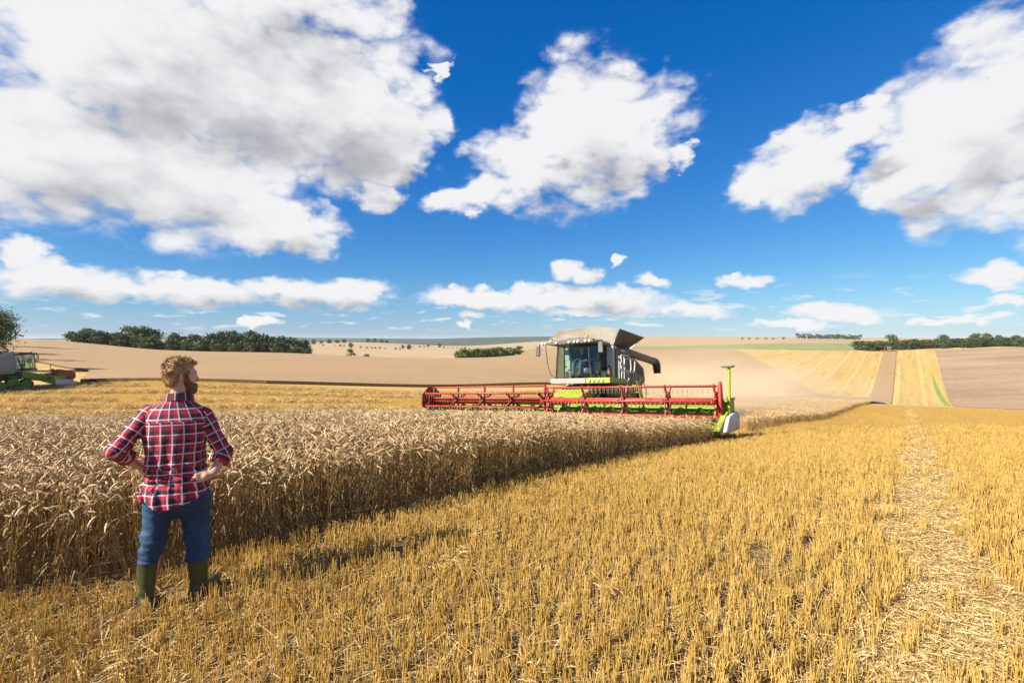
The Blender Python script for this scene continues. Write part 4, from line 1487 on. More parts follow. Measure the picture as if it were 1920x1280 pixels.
    ig = MB().tube([(-half + .1, 0.62, 0.46), (half - .1, 0.62, 0.46)], 0.13, 14).build('intake_auger', M_LIME, root, smooth=True)
    mb = MB()
    V, Fs = [], []
    m_ = 240
    for i in range(m_ + 1):
        x = -half + .12 + (2 * half - .24) * i / m_
        a = (x if x < 0 else -x) * 2 * PI / 0.6
        V += [(x, 0.62 + .13 * math.cos(a), 0.46 + .13 * math.sin(a)), (x, 0.62 + .29 * math.cos(a), 0.46 + .29 * math.sin(a))]
        if i:
            Fs.append((2 * i - 2, 2 * i - 1, 2 * i + 1, 2 * i))
    MB().add(V, Fs).build('auger_flighting', M_GRN, ig)
    # --- reel in two halves, out of step with each other
    RZ, RR, RY = 0.93, 0.52, 0.05
    for x0, x1, ph in ((-half + .1, -0.03, PI / 2), (0.10, half - .06, 0.0)):
        re = MB().tube([(x0, RY, RZ), (x1, RY, RZ)], 0.105, 14).build('reel', M_RED, root, smooth=True)
        for k in range(6):
            a = ph + k * PI / 3
            cy, cz = RY + RR * math.cos(a), RZ + RR * math.sin(a)
            MB().tube([(x0, cy, cz), (x1, cy, cz)], 0.032, 8).build('tine_bar', M_RED, re, smooth=True)
            mb = MB()
            m_ = int((x1 - x0) / 0.15)
            for q in range(m_):
                x = x0 + .08 + .15 * q
                mb.tube([(x, cy, cz), (x + .01, cy - .02, cz - .10), (x, cy + .02, cz - .21)], 0.006, 3)
            mb.build('tine_row', M_TINE, re)['kind'] = 'stuff'
        nsp = 5
        for q in range(nsp):
            x = x0 + .05 + (x1 - x0 - .1) * q / (nsp - 1)
            mb = MB()
            for k in range(6):
                a = ph + k * PI / 3
                c, s_ = math.cos(a), math.sin(a)
                pr = [(.06, .075), (.30, .038), (RR + .05, .055), (RR + .05, -.055), (.30, -.038), (.06, -.075)]
                mb.prism([(RY + u * c - v * s_, RZ + u * s_ + v * c) for u, v in pr], 0, x - .022, x + .022)
                b = a + PI / 6
                r1 = RR * .60
                mb.tube([(x, RY + RR * .62 * math.cos(a), RZ + RR * .62 * math.sin(a)), (x, RY + RR * .62 * math.cos(a + PI / 3), RZ + RR * .62 * math.sin(a + PI / 3))], 0.018, 5)
            mb.lathe((x - .05, RY, RZ), (1, 0, 0), [(0, .15), (.10, .15)], 12)
            mb.build('reel_spider', M_DRED if q not in (0, nsp - 1) or x0 < -1 else M_RED, re)
    # reel arms and end shields
    hexa = [(RY + (RR + .08) * math.cos(PI / 6 + k * PI / 3 + PI / 6), RZ + (RR + .08) * math.sin(PI / 6 + k * PI / 3 + PI / 6)) for k in range(6)]
    MB().prism([(RY + (RR + .10) * math.cos(k * PI / 4 + PI / 8), RZ + (RR + .06) * math.sin(k * PI / 4 + PI / 8)) for k in range(8)], 0, -half - .02, -half + .02).build('reel_end_shield', M_DRED, root)
    MB().prism([(RY - .1, RZ - .5), (RY - .16, RZ), (RY - .1, RZ + .52), (RY, RZ + .60), (RY + .1, RZ + .52), (RY + .16, RZ), (RY + .1, RZ - .5)], 0, half - .03, half + .05).build('reel_end_arm', M_RED, root, bevel=0.03)
    for x in (-half - .12, half + .14, 0.035):
        MB().tube([(x, 1.08, 1.02), (x, RY, RZ + .03)], 0.045, 8).build('reel_arm', M_RED if abs(x) < 1 else M_GRN, root)
    for s in (-1, 1):
        xa = s * (half + .08)
        dv = MB().prism([(1.05, 0.12), (1.05, 0.98), (0.5, 0.80), (-0.3, 0.42), (-0.95, 0.14), (-0.8, 0.06)], 0, xa - .075, xa + .075).build('divider', M_LIME, root, bevel=0.01)
        xb = s * (half + .24)
        MB().prism([(1.0, 0.10), (1.04, 0.58), (0.72, 0.64), (0.2, 0.58), (-0.25, 0.50), (-0.72, 0.10), (-0.4, 0.04)], 0, min(xb - s * .06, xb + s * .06), max(xb - s * .06, xb + s * .06)).build('divider_shield', M_WHITE, dv, bevel=0.05)
        MB().box((xa - .10, 0.25, 0.55), (xa + .12, 0.75, 0.98)).build('drive_box', M_GRN, dv, bevel=0.03)
        MB().tube(rounded([(xa, 0.7, 0.9), (xa + s * .1, 0.5, 1.18), (xa + s * .05, 0.2, 1.0), (xa, 0.1, 0.8)], .1, 4, False), 0.018, 6).build('hydraulic_hose', M_BLACK, dv, smooth=True)
    sp_ = MB().tube([(half + .18, 0.25, 0.75), (half + .24, 0.20, 1.92)], 0.042, 8).build('sensor_pole', M_LIME, root)
    MB().prism([(-.16, 1.92), (-.19, 1.98), (.17, 1.98), (.12, 1.92)], 1, 0.08, 0.32).build('sensor_box', M_DARK, sp_, bevel=0.02)
    sp_.children[0].location.x = half + .22
    return root


def place_combine(root, xy, fwd, scale=1.0, sink=0.0):
    """stand the machine on the slope, facing fwd"""
    f2 = Vector((*fwd, 0)).normalized()
    back = -f2
    right = Vector((-f2.y, f2.x, 0))
    def g(v):
        p = Vector((*xy, 0)) + v
        return h1(p.x, p.y)
    sb = (g(back * 5) - g(back * -1)) / 6.0
    sr = (g(right * 5) - g(right * -5)) / 10.0
    Yv = Vector((back.x, back.y, sb)).normalized()
    Xv = Vector((right.x, right.y, sr)).normalized()
    Zv = Xv.cross(Yv).normalized()
    Xv = Yv.cross(Zv)
    m = Matrix.Identity(4)
    for i, v in enumerate((Xv, Yv, Zv)):
        m[0][i], m[1][i], m[2][i] = v * scale
    m.translation = (xy[0], xy[1], h1(*xy) - sink)
    root.matrix_world = m


main = build_combine('large lime and grey combine harvester with a wide red reel cutting towards the man')
place_combine(main, tuple(HO), tuple(-HB), 1.0, -0.27)
print('combine z axis', main.matrix_world.col[2])
left = build_combine('combine harvester seen from its side at the left edge of the picture', None, False, M_GREY, M_LIME, 4.6)
place_combine(left, (-54.0, 57.5), tuple(ROW), 1.12, -0.27)
far = copy_tree(main)
tag(far, 'tiny distant combine harvester working at the top of the uncut strip on the hill', 'combine harvester')
fx, fy = w(1667, 447)
place_combine(far, (fx, fy), tuple(-ROW), 1.0, -0.27)

# ------------------------------------------------------------------ people: bodies grown as smooth implicit surfaces
def surface_nets(f, lo, hi, h):
    lo = np.array(lo, float); hi = np.array(hi, float)
    n = np.ceil((hi - lo) / h).astype(int) + 1
    ax = [lo[i] + h * np.arange(n[i]) for i in range(3)]
    Gx = np.stack(np.meshgrid(*ax, indexing='ij'), -1)
    F_ = f(Gx.reshape(-1, 3)).reshape(n)
    s = F_ < 0
    c = n - 1
    cnt = np.zeros(c); acc = np.zeros((*c, 3))
    def sl(a, d):
        return a[d[0]:d[0] + c[0], d[1]:d[1] + c[1], d[2]:d[2] + c[2]]
    corners = [(i, j, k) for i in (0, 1) for j in (0, 1) for k in (0, 1)]
    for a in corners:
        for b in corners:
            d = np.array(b) - np.array(a)
            if d.sum() == 1 and (d >= 0).all():
                fa, fb_ = sl(F_, a), sl(F_, b)
                m = sl(s, a) != sl(s, b)
                t = np.where(m, fa / np.where(m, fa - fb_, 1), 0)
                for q in range(3):
                    acc[..., q] += np.where(m, a[q] + t * d[q], 0)
                cnt += m
    ok = cnt > 0
    idx = -np.ones(c, int); idx[ok] = np.arange(ok.sum())
    ii = np.argwhere(ok)
    V = lo + h * (ii + acc[ok] / cnt[ok][:, None])
    faces = []
    for q in range(3):
        d = [0, 0, 0]; d[q] = 1
        u, v = [k for k in range(3) if k != q]
        sh = [slice(0, n[k] - 1) if k == q else slice(1, n[k] - 1) for k in range(3)]
        s0 = s[tuple(sh)]
        sh2 = [slice(1, n[k]) if k == q else slice(1, n[k] - 1) for k in range(3)]
        s1 = s[tuple(sh2)]
        e = np.argwhere(s0 != s1)
        if not len(e):
            continue
        pos = e.copy(); pos[:, u] += 1; pos[:, v] += 1
        def at(du, dv):
            p = pos.copy(); p[:, u] -= du; p[:, v] -= dv
            return idx[p[:, 0], p[:, 1], p[:, 2]]
        quad = np.stack([at(1, 1), at(0, 1), at(0, 0), at(1, 0)], -1)
        ins = s0[tuple(e.T)]
        if q == 1:
            ins = ~ins
        quad[~ins] = quad[~ins][:, ::-1]
        faces.append(quad)
    return V, np.concatenate(faces)


def cap(p, a, b, ra, rb):
    a = np.array(a, float); b = np.array(b, float)
    t = np.clip(((p - a) @ (b - a)) / ((b - a) @ (b - a)), 0, 1)
    return np.linalg.norm(p - (a + t[:, None] * (b - a)), axis=1) - (ra + (rb - ra) * t)


def ell(p, c, r, M=None):
    q = p - np.array(c)
    if M is not None:
        q = q @ M
    k = np.linalg.norm(q / np.array(r), axis=1)
    return (k - 1) * min(r)


def smin(a, b, k):
    h_ = np.clip(0.5 + 0.5 * (b - a) / k, 0, 1)
    return b + (a - b) * h_ - k * h_ * (1 - h_)


def smax(a, b, k):
    return -smin(-a, -b, k)


def body_part(name, f, lo, hi, h, mat, parent, uv=None):
    V, Q = surface_nets(f, lo, hi, h)
    o = link_mesh(name, V, Q, mat, parent, True)
    if uv is not None:
        a = o.data.attributes.new('cloth', 'FLOAT_VECTOR', 'POINT')
        U = uv(V)
        a.data.foreach_set('vector', np.concatenate([U, np.zeros((len(U), 1))], 1).astype(np.float32).ravel())
    return o


def plaid():
    t = NT('plaid_shirt')
    a = t.N('ShaderNodeAttribute')
    a.attribute_name = 'cloth'
    s = t.N('ShaderNodeSeparateXYZ')
    t.L(a.outputs['Vector'], s.inputs[0])
    P_ = 0.071

    def bands(u):
        f = t.math('FRACT', t.math('DIVIDE', u, P_))
        white = t.math('LESS_THAN', t.math('ABSOLUTE', t.math('SUBTRACT', f, 0.08)), 0.060)
        navy = t.math('LESS_THAN', t.math('ABSOLUTE', t.math('SUBTRACT', f, 0.36)), 0.215)
        fine = t.math('LESS_THAN', t.math('ABSOLUTE', t.math('SUBTRACT', f, 0.76)), 0.020)
        return white, navy, fine
    w1, n1, f1 = bands(s.outputs[0])
    w2, n2, f2 = bands(s.outputs[1])
    RED, NAVY = (0.62, 0.012, 0.035), (0.016, 0.020, 0.050)
    c = t.mix(t.ramp(t.math('MULTIPLY', t.math('ADD', n1, n2), 0.5), [(0.0, (0, 0, 0)), (0.5, (0.66, 0.66, 0.66)), (1.0, (1, 1, 1))]), RED, NAVY)
    c = t.mix(t.math('MULTIPLY', t.math('MAXIMUM', f1, f2), 0.35), c, (0.02, 0.02, 0.06))
    wv = t.math('ADD', w1, w2)
    c = t.mix(t.math('MINIMUM', t.math('MULTIPLY', wv, 0.66), 1.0), c, (0.80, 0.76, 0.78))
    n = t.noise(t.coord(), 260, 3)
    c = t.mix(t.math('MULTIPLY', n, 0.25), c, (0.05, 0.02, 0.03))
    return t.out(t.principled(c, 0.85, t.bump(n, 0.25, 0.002)))


def denim():
    t = NT('denim')
    p = t.coord()
    n = t.noise(t.mapping(p, (1, 1, 0.4)), 5, 5, 0.6)
    f = t.noise(p, 300, 2)
    c = t.ramp(n, [(0.3, (0.006, 0.028, 0.070)), (0.5, (0.011, 0.052, 0.125)), (0.72, (0.035, 0.105, 0.20))])
    c = t.mix(t.math('MULTIPLY', f, 0.3), c, (0.012, 0.03, 0.07))
    return t.out(t.principled(c, 0.8, t.bump(f, 0.2, 0.002)))


def hair_mat(name, a, b, c):
    t = NT(name)
    p = t.coord()
    n = t.noise(t.mapping(p, (1, 1, 0.25)), 120, 4, 0.6)
    g = t.noise(p, 22, 3)
    v = t.math('MULTIPLY_ADD', n, 0.6, t.math('MULTIPLY', g, 0.4))
    return t.out(t.principled(t.ramp(v, [(0.3, a), (0.5, b), (0.68, c)]), 0.5, t.bump(v, 0.8, 0.006)))


M_PLAID, M_DENIM = plaid(), denim()
M_SKIN = plain('skin', (0.58, 0.32, 0.225), 0.5, 0.15, 30)
M_HAIR = hair_mat('sandy_hair', (0.15, 0.07, 0.02), (0.34, 0.175, 0.06), (0.58, 0.35, 0.14))
M_BEARD = hair_mat('ginger_beard', (0.045, 0.016, 0.006), (0.10, 0.036, 0.012), (0.19, 0.075, 0.025))
M_BOOT = plain('boot_rubber', (0.055, 0.062, 0.022), 0.42, 0.25, 14)
M_SOLE = plain('boot_sole', (0.05, 0.045, 0.035), 0.8, 0.4, 40)
M_BLUE = plain('blue_shirt', (0.03, 0.07, 0.20), 0.8)


def man():
    bear = math.atan2(330 - 960, 900)
    r0 = 3.60 / math.cos(bear)
    X, Y = r0 * math.sin(bear), r0 * math.cos(bear)
    root = empty('person', (X, Y, h1(X, Y)))
    root.rotation_euler = (0, 0, -bear)                # local y looks away from the camera
    tag(root, 'bearded man in red plaid shirt, jeans and wellingtons standing with hands on hips', 'person')
    yaw = R(15)                                        # the body faces a little to the right of straight away
    c_, s_ = math.cos(yaw), math.sin(yaw)

    def T(x, y, z, off=(0, 0)):
        """body frame: x to his right, y forward"""
        return np.array([c_ * x + s_ * y + off[0], -s_ * x + c_ * y + off[1], z])

    def binv(p):
        return np.stack([c_ * p[:, 0] - s_ * p[:, 1], s_ * p[:, 0] + c_ * p[:, 1], p[:, 2]], -1)

    # ---- one continuous body: head, neck, trunk, arms, hands, legs
    ha = R(76)                                         # the head is turned right, towards the harvester
    HM = np.array([[math.cos(ha), math.sin(ha), 0], [-math.sin(ha), math.cos(ha), 0], [0, 0, 1]])   # columns: right, forward, up
    pt = R(7)                                          # chin a little down
    HM = HM @ np.array([[1, 0, 0], [0, math.cos(pt), math.sin(pt)], [0, -math.sin(pt), math.cos(pt)]])
    hc = np.array([0.032, 0.0, 1.700])

    def hd(p):
        return (p - hc) @ HM

    def hp(x, y, z):
        return hc + HM @ np.array([x, y, z])
    shL, shR = np.array([-0.165, 0.045, 1.415]), np.array([0.170, -0.045, 1.385])
    elL, wrL = np.array([-0.350, -0.03, 1.180]), np.array([-0.195, 0.115, 1.005])
    elR, wrR = np.array([0.305, -0.075, 1.095]), np.array([0.228, -0.150, 0.965])

    def head_sdf(p):
        q = hd(p)
        d = ell(q, (0, -0.012, 0.022), (0.076, 0.098, 0.096))
        d = smin(d, ell(q, (0, 0.028, -0.058), (0.058, 0.066, 0.078)), 0.04)
        d = smin(d, cap(q, (0, 0.092, 0.012), (0, 0.112, -0.026), 0.009, 0.015), 0.014)       # nose
        d = smin(d, ell(q, (0, 0.078, 0.030), (0.050, 0.020, 0.012)), 0.015)                # brow
        d = smin(d, ell(q, (0, 0.083, -0.066), (0.024, 0.014, 0.010)), 0.012)               # lips
        d = smin(d, ell(q, (0, 0.070, -0.108), (0.028, 0.022, 0.020)), 0.02)                # chin
        for s in (-1, 1):
            d = smax(d, -ell(q, (s * 0.032, 0.100, 0.008), (0.016, 0.014, 0.010)), 0.012)   # eye sockets
            d = smin(d, ell(q, (s * 0.032, 0.077, 0.008), (0.012, 0.012, 0.012)), 0.004)
            d = smin(d, ell(q, (s * 0.083, -0.012, -0.004), (0.012, 0.024, 0.036)), 0.005)  # ears
            d = smax(d, -ell(q, (s * 0.098, -0.004, 0.0), (0.009, 0.012, 0.022)), 0.004)
        return d

    def hand_sdf(p, wr, fwd, up, side, thumb):
        """palm, four bent fingers of unequal length and a thumb"""
        fwd, up, side = (np.array(v, float) / np.linalg.norm(v) for v in (fwd, up, side))
        pc = wr + fwd * 0.045
        d = cap(p, wr, wr + fwd * 0.05, 0.024, 0.027)
        for k, L in enumerate((0.060, 0.070, 0.065, 0.050)):
            o = (k - 1.5) * 0.019
            a = wr + fwd * 0.075 + up * -o
            b = a + fwd * L * 0.55 + side * 0.012
            e = b + fwd * L * 0.40 + side * 0.028
            d = smin(d, np.minimum(cap(p, a - fwd * .03, b, 0.0100, 0.0088), cap(p, b, e, 0.0088, 0.0075)), 0.006)
        a = wr + fwd * 0.018 + up * 0.018
        m = a + np.array(thumb) * 0.5
        d = smin(d, np.minimum(cap(p, a, m, 0.0135, 0.0115), cap(p, m, a + np.array(thumb), 0.0115, 0.009)), 0.008)
        return d

    def arm_sdf(p):
        d = smin(cap(p, shL, elL, 0.046, 0.038), cap(p, elL, wrL, 0.040, 0.027), 0.02)
        d = np.minimum(d, smin(cap(p, shR, elR, 0.046, 0.038), cap(p, elR, wrR, 0.041, 0.028), 0.02))
        d = smin(d, hand_sdf(p, wrL, (0.25, 0.9, -0.30), (0.1, 0.25, 1), (0.9, 0.2, 0), (0.045, -0.015, 0.0)), 0.015)
        d = smin(d, hand_sdf(p, wrR, (-0.95, -0.16, -0.16), (-0.15, 0.1, 1), (0.0, 1.0, 0), (-0.02, 0.045, -0.045)), 0.015)
        return d

    def body_sdf(p):
        d = smin(head_sdf(p), cap(p, (0.015, 0.0, 1.48), (0.030, -0.006, 1.63), 0.060, 0.056), 0.03)
        q = binv(p)
        d = smin(d, ell(q, (0, 0.01, 1.27), (0.165, 0.10, 0.23)), 0.05)
        d = smin(d, ell(q, (0, 0.01, 0.92), (0.150, 0.10, 0.20)), 0.08)
        d = smin(d, arm_sdf(p), 0.03)
        for a, b, c in LEGS:
            d = smin(d, smin(cap(p, a, b, 0.085, 0.055), cap(p, b, c, 0.055, 0.040), 0.03), 0.04)
        return d

    LEGS = [((-0.095, 0.02, 0.80), (-0.132, 0.015, 0.50), (-0.176, 0.0, 0.08)), ((0.100, -0.02, 0.78), (0.128, 0.0, 0.46), (0.140, 0.0, 0.07))]
    body_part('body', body_sdf, (-0.45, -0.26, 0.02), (0.42, 0.32, 1.86), 0.0085, M_SKIN, root)

    # ---- hair and beard
    def hair_sdf(p):
        q = hd(p)
        nz = fbm(np.stack([q[:, 0] * 26, q[:, 1] * 20, q[:, 2] * 10], -1), 3, 8)
        d = ell(q, (0, -0.017, 0.034), (0.085, 0.103, 0.099))
        d = smin(d, ell(q, (0, 0.042, 0.090), (0.060, 0.045, 0.032)), 0.03)            # swept up front
        d = smin(d, ell(q, (0, -0.048, -0.046), (0.060, 0.042, 0.058)), 0.03)          # back of the neck
        # hairline: keep the face, the ears and the neck clear
        gz = np.interp(q[:, 2], [-.10, -.03, .012, .030, .065, .088, .13], [-.045, -.043, -.040, .012, .056, .082, .10])
        d = smax(d, (q[:, 1] - gz) * 0.75, 0.010)
        d = smax(d, -(q[:, 2] + 0.088), 0.01)
        tuft = fbm(np.stack([q[:, 0] * 40, q[:, 1] * 28, q[:, 2] * 14], -1), 2, 18)
        return d + 0.010 * nz + 0.006 * tuft

    def beard_sdf(p):
        q = hd(p)
        nz = fbm(q * 45, 2, 3)
        d = head_sdf(p) - 0.013
        d = smin(d, ell(q, (0, 0.058, -0.106), (0.050, 0.046, 0.038)), 0.03)
        d = smax(d, (q[:, 2] - np.interp(q[:, 1], [-.01, .015, .045, .070, .10], [.025, .012, -.030, -.050, -.052])) * 0.8, 0.010)
        d = smax(d, -(q[:, 1] + 0.002 + 0.25 * (q[:, 2] + 0.03)) * 0.9, 0.012)
        return d + 0.004 * nz
    hair = body_part('hair', hair_sdf, (-0.12, -0.16, 1.55), (0.21, 0.16, 1.86), 0.0055, M_HAIR, root)
    # loose locks that break up the outline
    g = random.Random(4)
    vsn = [(v.co.copy(), v.normal.copy()) for v in hair.data.vertices]
    comb = Vector(HM @ np.array([0.0, -0.5, 0.35]))
    mb = MB()
    for k in range(900):
        co, nr = g.choice(vsn)
        lz = co.z - hc[2]
        c2 = comb if lz > 0.05 else Vector((0, 0, -0.8))
        if (Vector(hd(np.array(co)[None])[0]).y > 0.06):
            c2 = Vector(HM @ np.array([0.0, 0.1, 0.9]))
        d_ = (nr * 0.28 + c2 + Vector((g.gauss(0, .2), g.gauss(0, .2), g.gauss(0, .2)))).normalized()
        l_ = g.uniform(.014, .034) * (1 if lz > 0.03 else .55)
        mb.tube([co - nr * .003, co + d_ * l_ * .5 + nr * .002, co + d_ * l_ + Vector((0, 0, -.15 * l_))], [.0022, .0018, .0006], 3, cap=False)
    mb.build('hair_locks', M_HAIR, hair)['kind'] = 'stuff'
    body_part('beard', beard_sdf, (-0.05, -0.12, 1.50), (0.22, 0.14, 1.74), 0.0055, M_BEARD, root)

    # ---- shirt
    zt = np.array([0.70, 0.80, 0.90, 1.00, 1.12, 1.25, 1.36, 1.42, 1.47, 1.51, 1.545])
    at_ = np.array([.226, .222, .208, .192, .192, .205, .208, .188, .135, .085, .075])
    bt = np.array([.165, .160, .142, .127, .124, .130, .126, .108, .092, .078, .072])
    cx_ = np.array([.012, .008, .002, -.004, -.006, -.004, .000, .003, .010, .018, .024])

    def torso_sdf(p):
        z = p[:, 2]
        q = binv(p)
        a = np.interp(z, zt, at_); b = np.interp(z, zt, bt); cc = np.interp(z, zt, cx_)
        k = (np.abs((q[:, 0] - cc) / a) ** 2.5 + np.abs(q[:, 1] / b) ** 2.5) ** 0.4
        d = (k - 1) * np.minimum(a, b) * 0.9
        d = smin(d, cap(p, (0.0, 0.0, 1.46), shL + [0.02, 0, 0.0], 0.055, 0.058), 0.05)
        d = smin(d, cap(p, (0.02, 0.0, 1.45), shR + [-0.02, 0, 0.0], 0.055, 0.058), 0.05)
        # the cloth hangs in folds from the shoulder blades and bunches at the waist
        x = q[:, 0]
        low = np.clip((1.38 - z) / 0.45, 0, 1)
        fold = 0.5 * np.sin(x * 62 + 2.2 * np.sin(z * 7) + 2 * fbm(p * np.array([6., 6., 2.5]), 2, 4))
        fold2 = fbm(np.stack([p[:, 0] * 14, p[:, 1] * 14, p[:, 2] * 6 + p[:, 0] * 9], -1), 3, 12)
        waist = np.exp(-((z - 0.97) / 0.10) ** 2) * np.sin(z * 105 + 9 * x + 3 * fold2)
        return d + 0.012 * low * fold + 0.020 * low * fold2 + 0.007 * waist

    def hem(p):
        q = binv(p)
        return 0.742 + 0.075 * np.clip((np.abs(q[:, 0] + 0.02) / 0.2), 0, 1.2) ** 2 + 0.008 * np.sin(q[:, 0] * 30)

    def shirt_sdf(p):
        d = torso_sdf(p)
        d = smax(d, hem(p) - p[:, 2], 0.006)
        return smax(d, p[:, 2] - 1.520, 0.006)

    def shirt_uv(V):
        q = binv(V)
        ang = np.arctan2(q[:, 0], -q[:, 1] * 1.45)
        u = 0.215 * np.sin(np.clip(ang, -PI / 2, PI / 2)) * 0 + np.where(np.abs(ang) < PI / 2, ang, np.sign(ang) * PI / 2 + (ang - np.sign(ang) * PI / 2)) * 0.185
        u = u + 0.010 * np.sin(V[:, 2] * 8 + 1) + 0.10 * (V[:, 2] - 1.1) * (u > 9)
        yoke = V[:, 2] > 1.372 - 0.04 * np.abs(q[:, 0])
        v = V[:, 2] + 0.02 * np.abs(q[:, 0]) + np.where(yoke, 0.030, 0)
        return np.stack([u + np.where(yoke, 0.022 + 0.35 * (V[:, 2] - 1.38) * np.sign(-q[:, 0]) * 0 , 0) + 1.0, v + 1.0], -1)
    body_part('shirt', shirt_sdf, (-0.30, -0.22, 0.70), (0.31, 0.22, 1.56), 0.0075, M_PLAID, root, shirt_uv)

    def sleeve(sh, el, wr, frac, name, seed):
        mid = el + (wr - el) * frac
        sh2 = sh + (el - sh) * -0.02

        def f(p):
            d = smin(cap(p, sh2, el, 0.068, 0.056), cap(p, el, mid, 0.056, 0.053), 0.03)
            ax = (wr - el) / np.linalg.norm(wr - el)
            t = (p - mid) @ ax
            near = np.linalg.norm(p - mid, axis=1)
            # rolled cuff
            rad = np.linalg.norm((p - mid) - t[:, None] * ax, axis=1)
            cuff = np.maximum(np.abs(t + 0.022) - 0.026, rad - 0.058)
            d = smin(d, cuff, 0.008)
            d = smax(d, np.where(near < 0.13, t - 0.004, -1), 0.004)
            fol = fbm(p * np.array([16., 16., 16.]) + seed, 3, seed)
            axu = (el - sh) / np.linalg.norm(el - sh)
            ring = np.sin(((p - sh) @ axu) * 75 + 3 * fol)
            return d + 0.012 * fol + 0.0035 * ring * np.clip(((p - sh) @ axu) / 0.15, 0, 1)

        def uv(V):
            a1 = (el - sh) / np.linalg.norm(el - sh); a2 = (mid - el) / np.linalg.norm(mid - el)
            t1 = (V - sh) @ a1; L1 = np.linalg.norm(el - sh)
            t2 = (V - el) @ a2
            d1 = cap(V, sh, el, 0, 0); d2 = cap(V, el, mid, 0, 0)
            v = np.where(d1 < d2, np.minimum(t1, L1), L1 + t2)
            ref = np.array([0, -1.0, 0]); ref = ref - a1 * (ref @ a1); ref /= np.linalg.norm(ref)
            oth = np.cross(a1, ref)
            base = sh + np.clip(t1, 0, L1)[:, None] * a1
            g = V - base
            u = np.arctan2(g @ oth, g @ ref) * 0.062
            return np.stack([u + 1.02, v + 1.0], -1)
        lo = np.minimum(np.minimum(sh, el), mid) - 0.10
        hi = np.maximum(np.maximum(sh, el), mid) + 0.10
        body_part(name, f, lo, hi, 0.0075, M_PLAID, root, uv)
    sleeve(shL, elL, wrL, 0.42, 'left_sleeve', 3)
    sleeve(shR, elR, wrR, 0.46, 'right_sleeve', 9)

    def collar_sdf(p):
        c = np.array([0.022, 0.000, 1.538])
        q = p - c
        rad = np.hypot(q[:, 0] / 1.05, q[:, 1])
        rr = 0.080 - 0.25 * q[:, 2] * 0.6
        d = np.maximum(np.abs(rad - rr) - 0.006, np.abs(q[:, 2] + 0.12 * q[:, 1]) - 0.030)
        return d
    body_part('collar', collar_sdf, (-0.11, -0.12, 1.48), (0.15, 0.13, 1.60), 0.005, M_PLAID, root, lambda V: np.stack([np.arctan2(V[:, 0] - .02, -V[:, 1]) * 0.09 + 1.03, V[:, 2] * 0 + 1.018], -1))

    # ---- jeans
    def jeans_sdf(p):
        q = binv(p)
        d = ell(q, (0.012, 0.0, 0.80), (0.196, 0.125, 0.17))
        d = smin(d, ell(q, (-0.085, -0.055, 0.79), (0.095, 0.072, 0.10)), 0.05)
        d = smin(d, ell(q, (0.105, -0.055, 0.78), (0.095, 0.072, 0.10)), 0.05)
        z = p[:, 2]
        for (a, b, c, r0_, r1_, r2_, zb, sd) in (((-0.098, 0.01, 0.78), (-0.134, 0.012, 0.52), (-0.170, 0.0, 0.30), 0.102, 0.080, 0.070, 0.345, 1), ((0.118, -0.01, 0.76), (0.130, 0.0, 0.47), (0.138, 0.0, 0.25), 0.108, 0.084, 0.080, 0.295, 5)):
            e = smin(cap(p, a, b, r0_, r1_), cap(p, b, c, r1_, r2_), 0.03)
            wr = fbm(np.stack([p[:, 0] * 8 + sd, p[:, 1] * 8, z * 26 + 6 * p[:, 0]], -1), 3, sd)
            k = np.clip((0.66 - z) / 0.2, 0, 1)
            e = e + (0.010 * wr + 0.0015 * np.sin(z * 130 + 20 * p[:, 0] + 6 * wr)) * k + 0.006 * wr * (1 - k)
            cr = fbm(np.stack([p[:, 0] * 5 + sd, p[:, 1] * 5 + 3, z * 17 + 5 * p[:, 0] * (1 if sd == 1 else -1)], -1), 2, sd + 40)
            ridge = np.clip(1 - np.abs(cr) * 5, 0, 1)                       # pinched creases round the knee and above the boot
            e = e + 0.011 * ridge * np.clip((0.74 - z) / 0.18, 0.15, 1)
            e = smax(e, zb + 0.06 * (p[:, 0] - c[0]) - z, 0.006)
            d = smin(d, e, 0.022)
        wr2 = fbm(np.stack([p[:, 0] * 10 + 7, p[:, 1] * 10, z * 22 - 8 * np.abs(p[:, 0])], -1), 3, 31)
        d = d + 0.007 * wr2 * np.exp(-((z - 0.70) / 0.07) ** 2)
        return smax(d, z - 0.94, 0.005)
    jeans = body_part('jeans', jeans_sdf, (-0.28, -0.20, 0.26), (0.28, 0.18, 0.97), 0.0075, M_DENIM, root)
    for sx in (-1, 1):
        bp = []
        for (u, v) in ((-.055, .055), (.055, .055), (.055, -.03), (0, -.062), (-.055, -.03)):
            bp.append((sx * 0.095 + 0.010 + u, v + 0.775))
        # pocket seams, stitched on the seat
        mb = MB()
        ring = []
        for (bx, bz) in bp:
            lo_, hi_ = -0.25, 0.0
            for _ in range(24):
                mm = (lo_ + hi_) / 2
                pt = T(bx, mm, bz)[None]
                if jeans_sdf(pt)[0] > 0: lo_ = mm
                else: hi_ = mm
            ring.append(Vector(T(bx, lo_ + 0.000, bz)))
        mb.tube(ring, 0.0022, 4, True)
        mb.build('pocket_seam', plain('stitching', (0.10, 0.14, 0.20), 0.8), jeans)

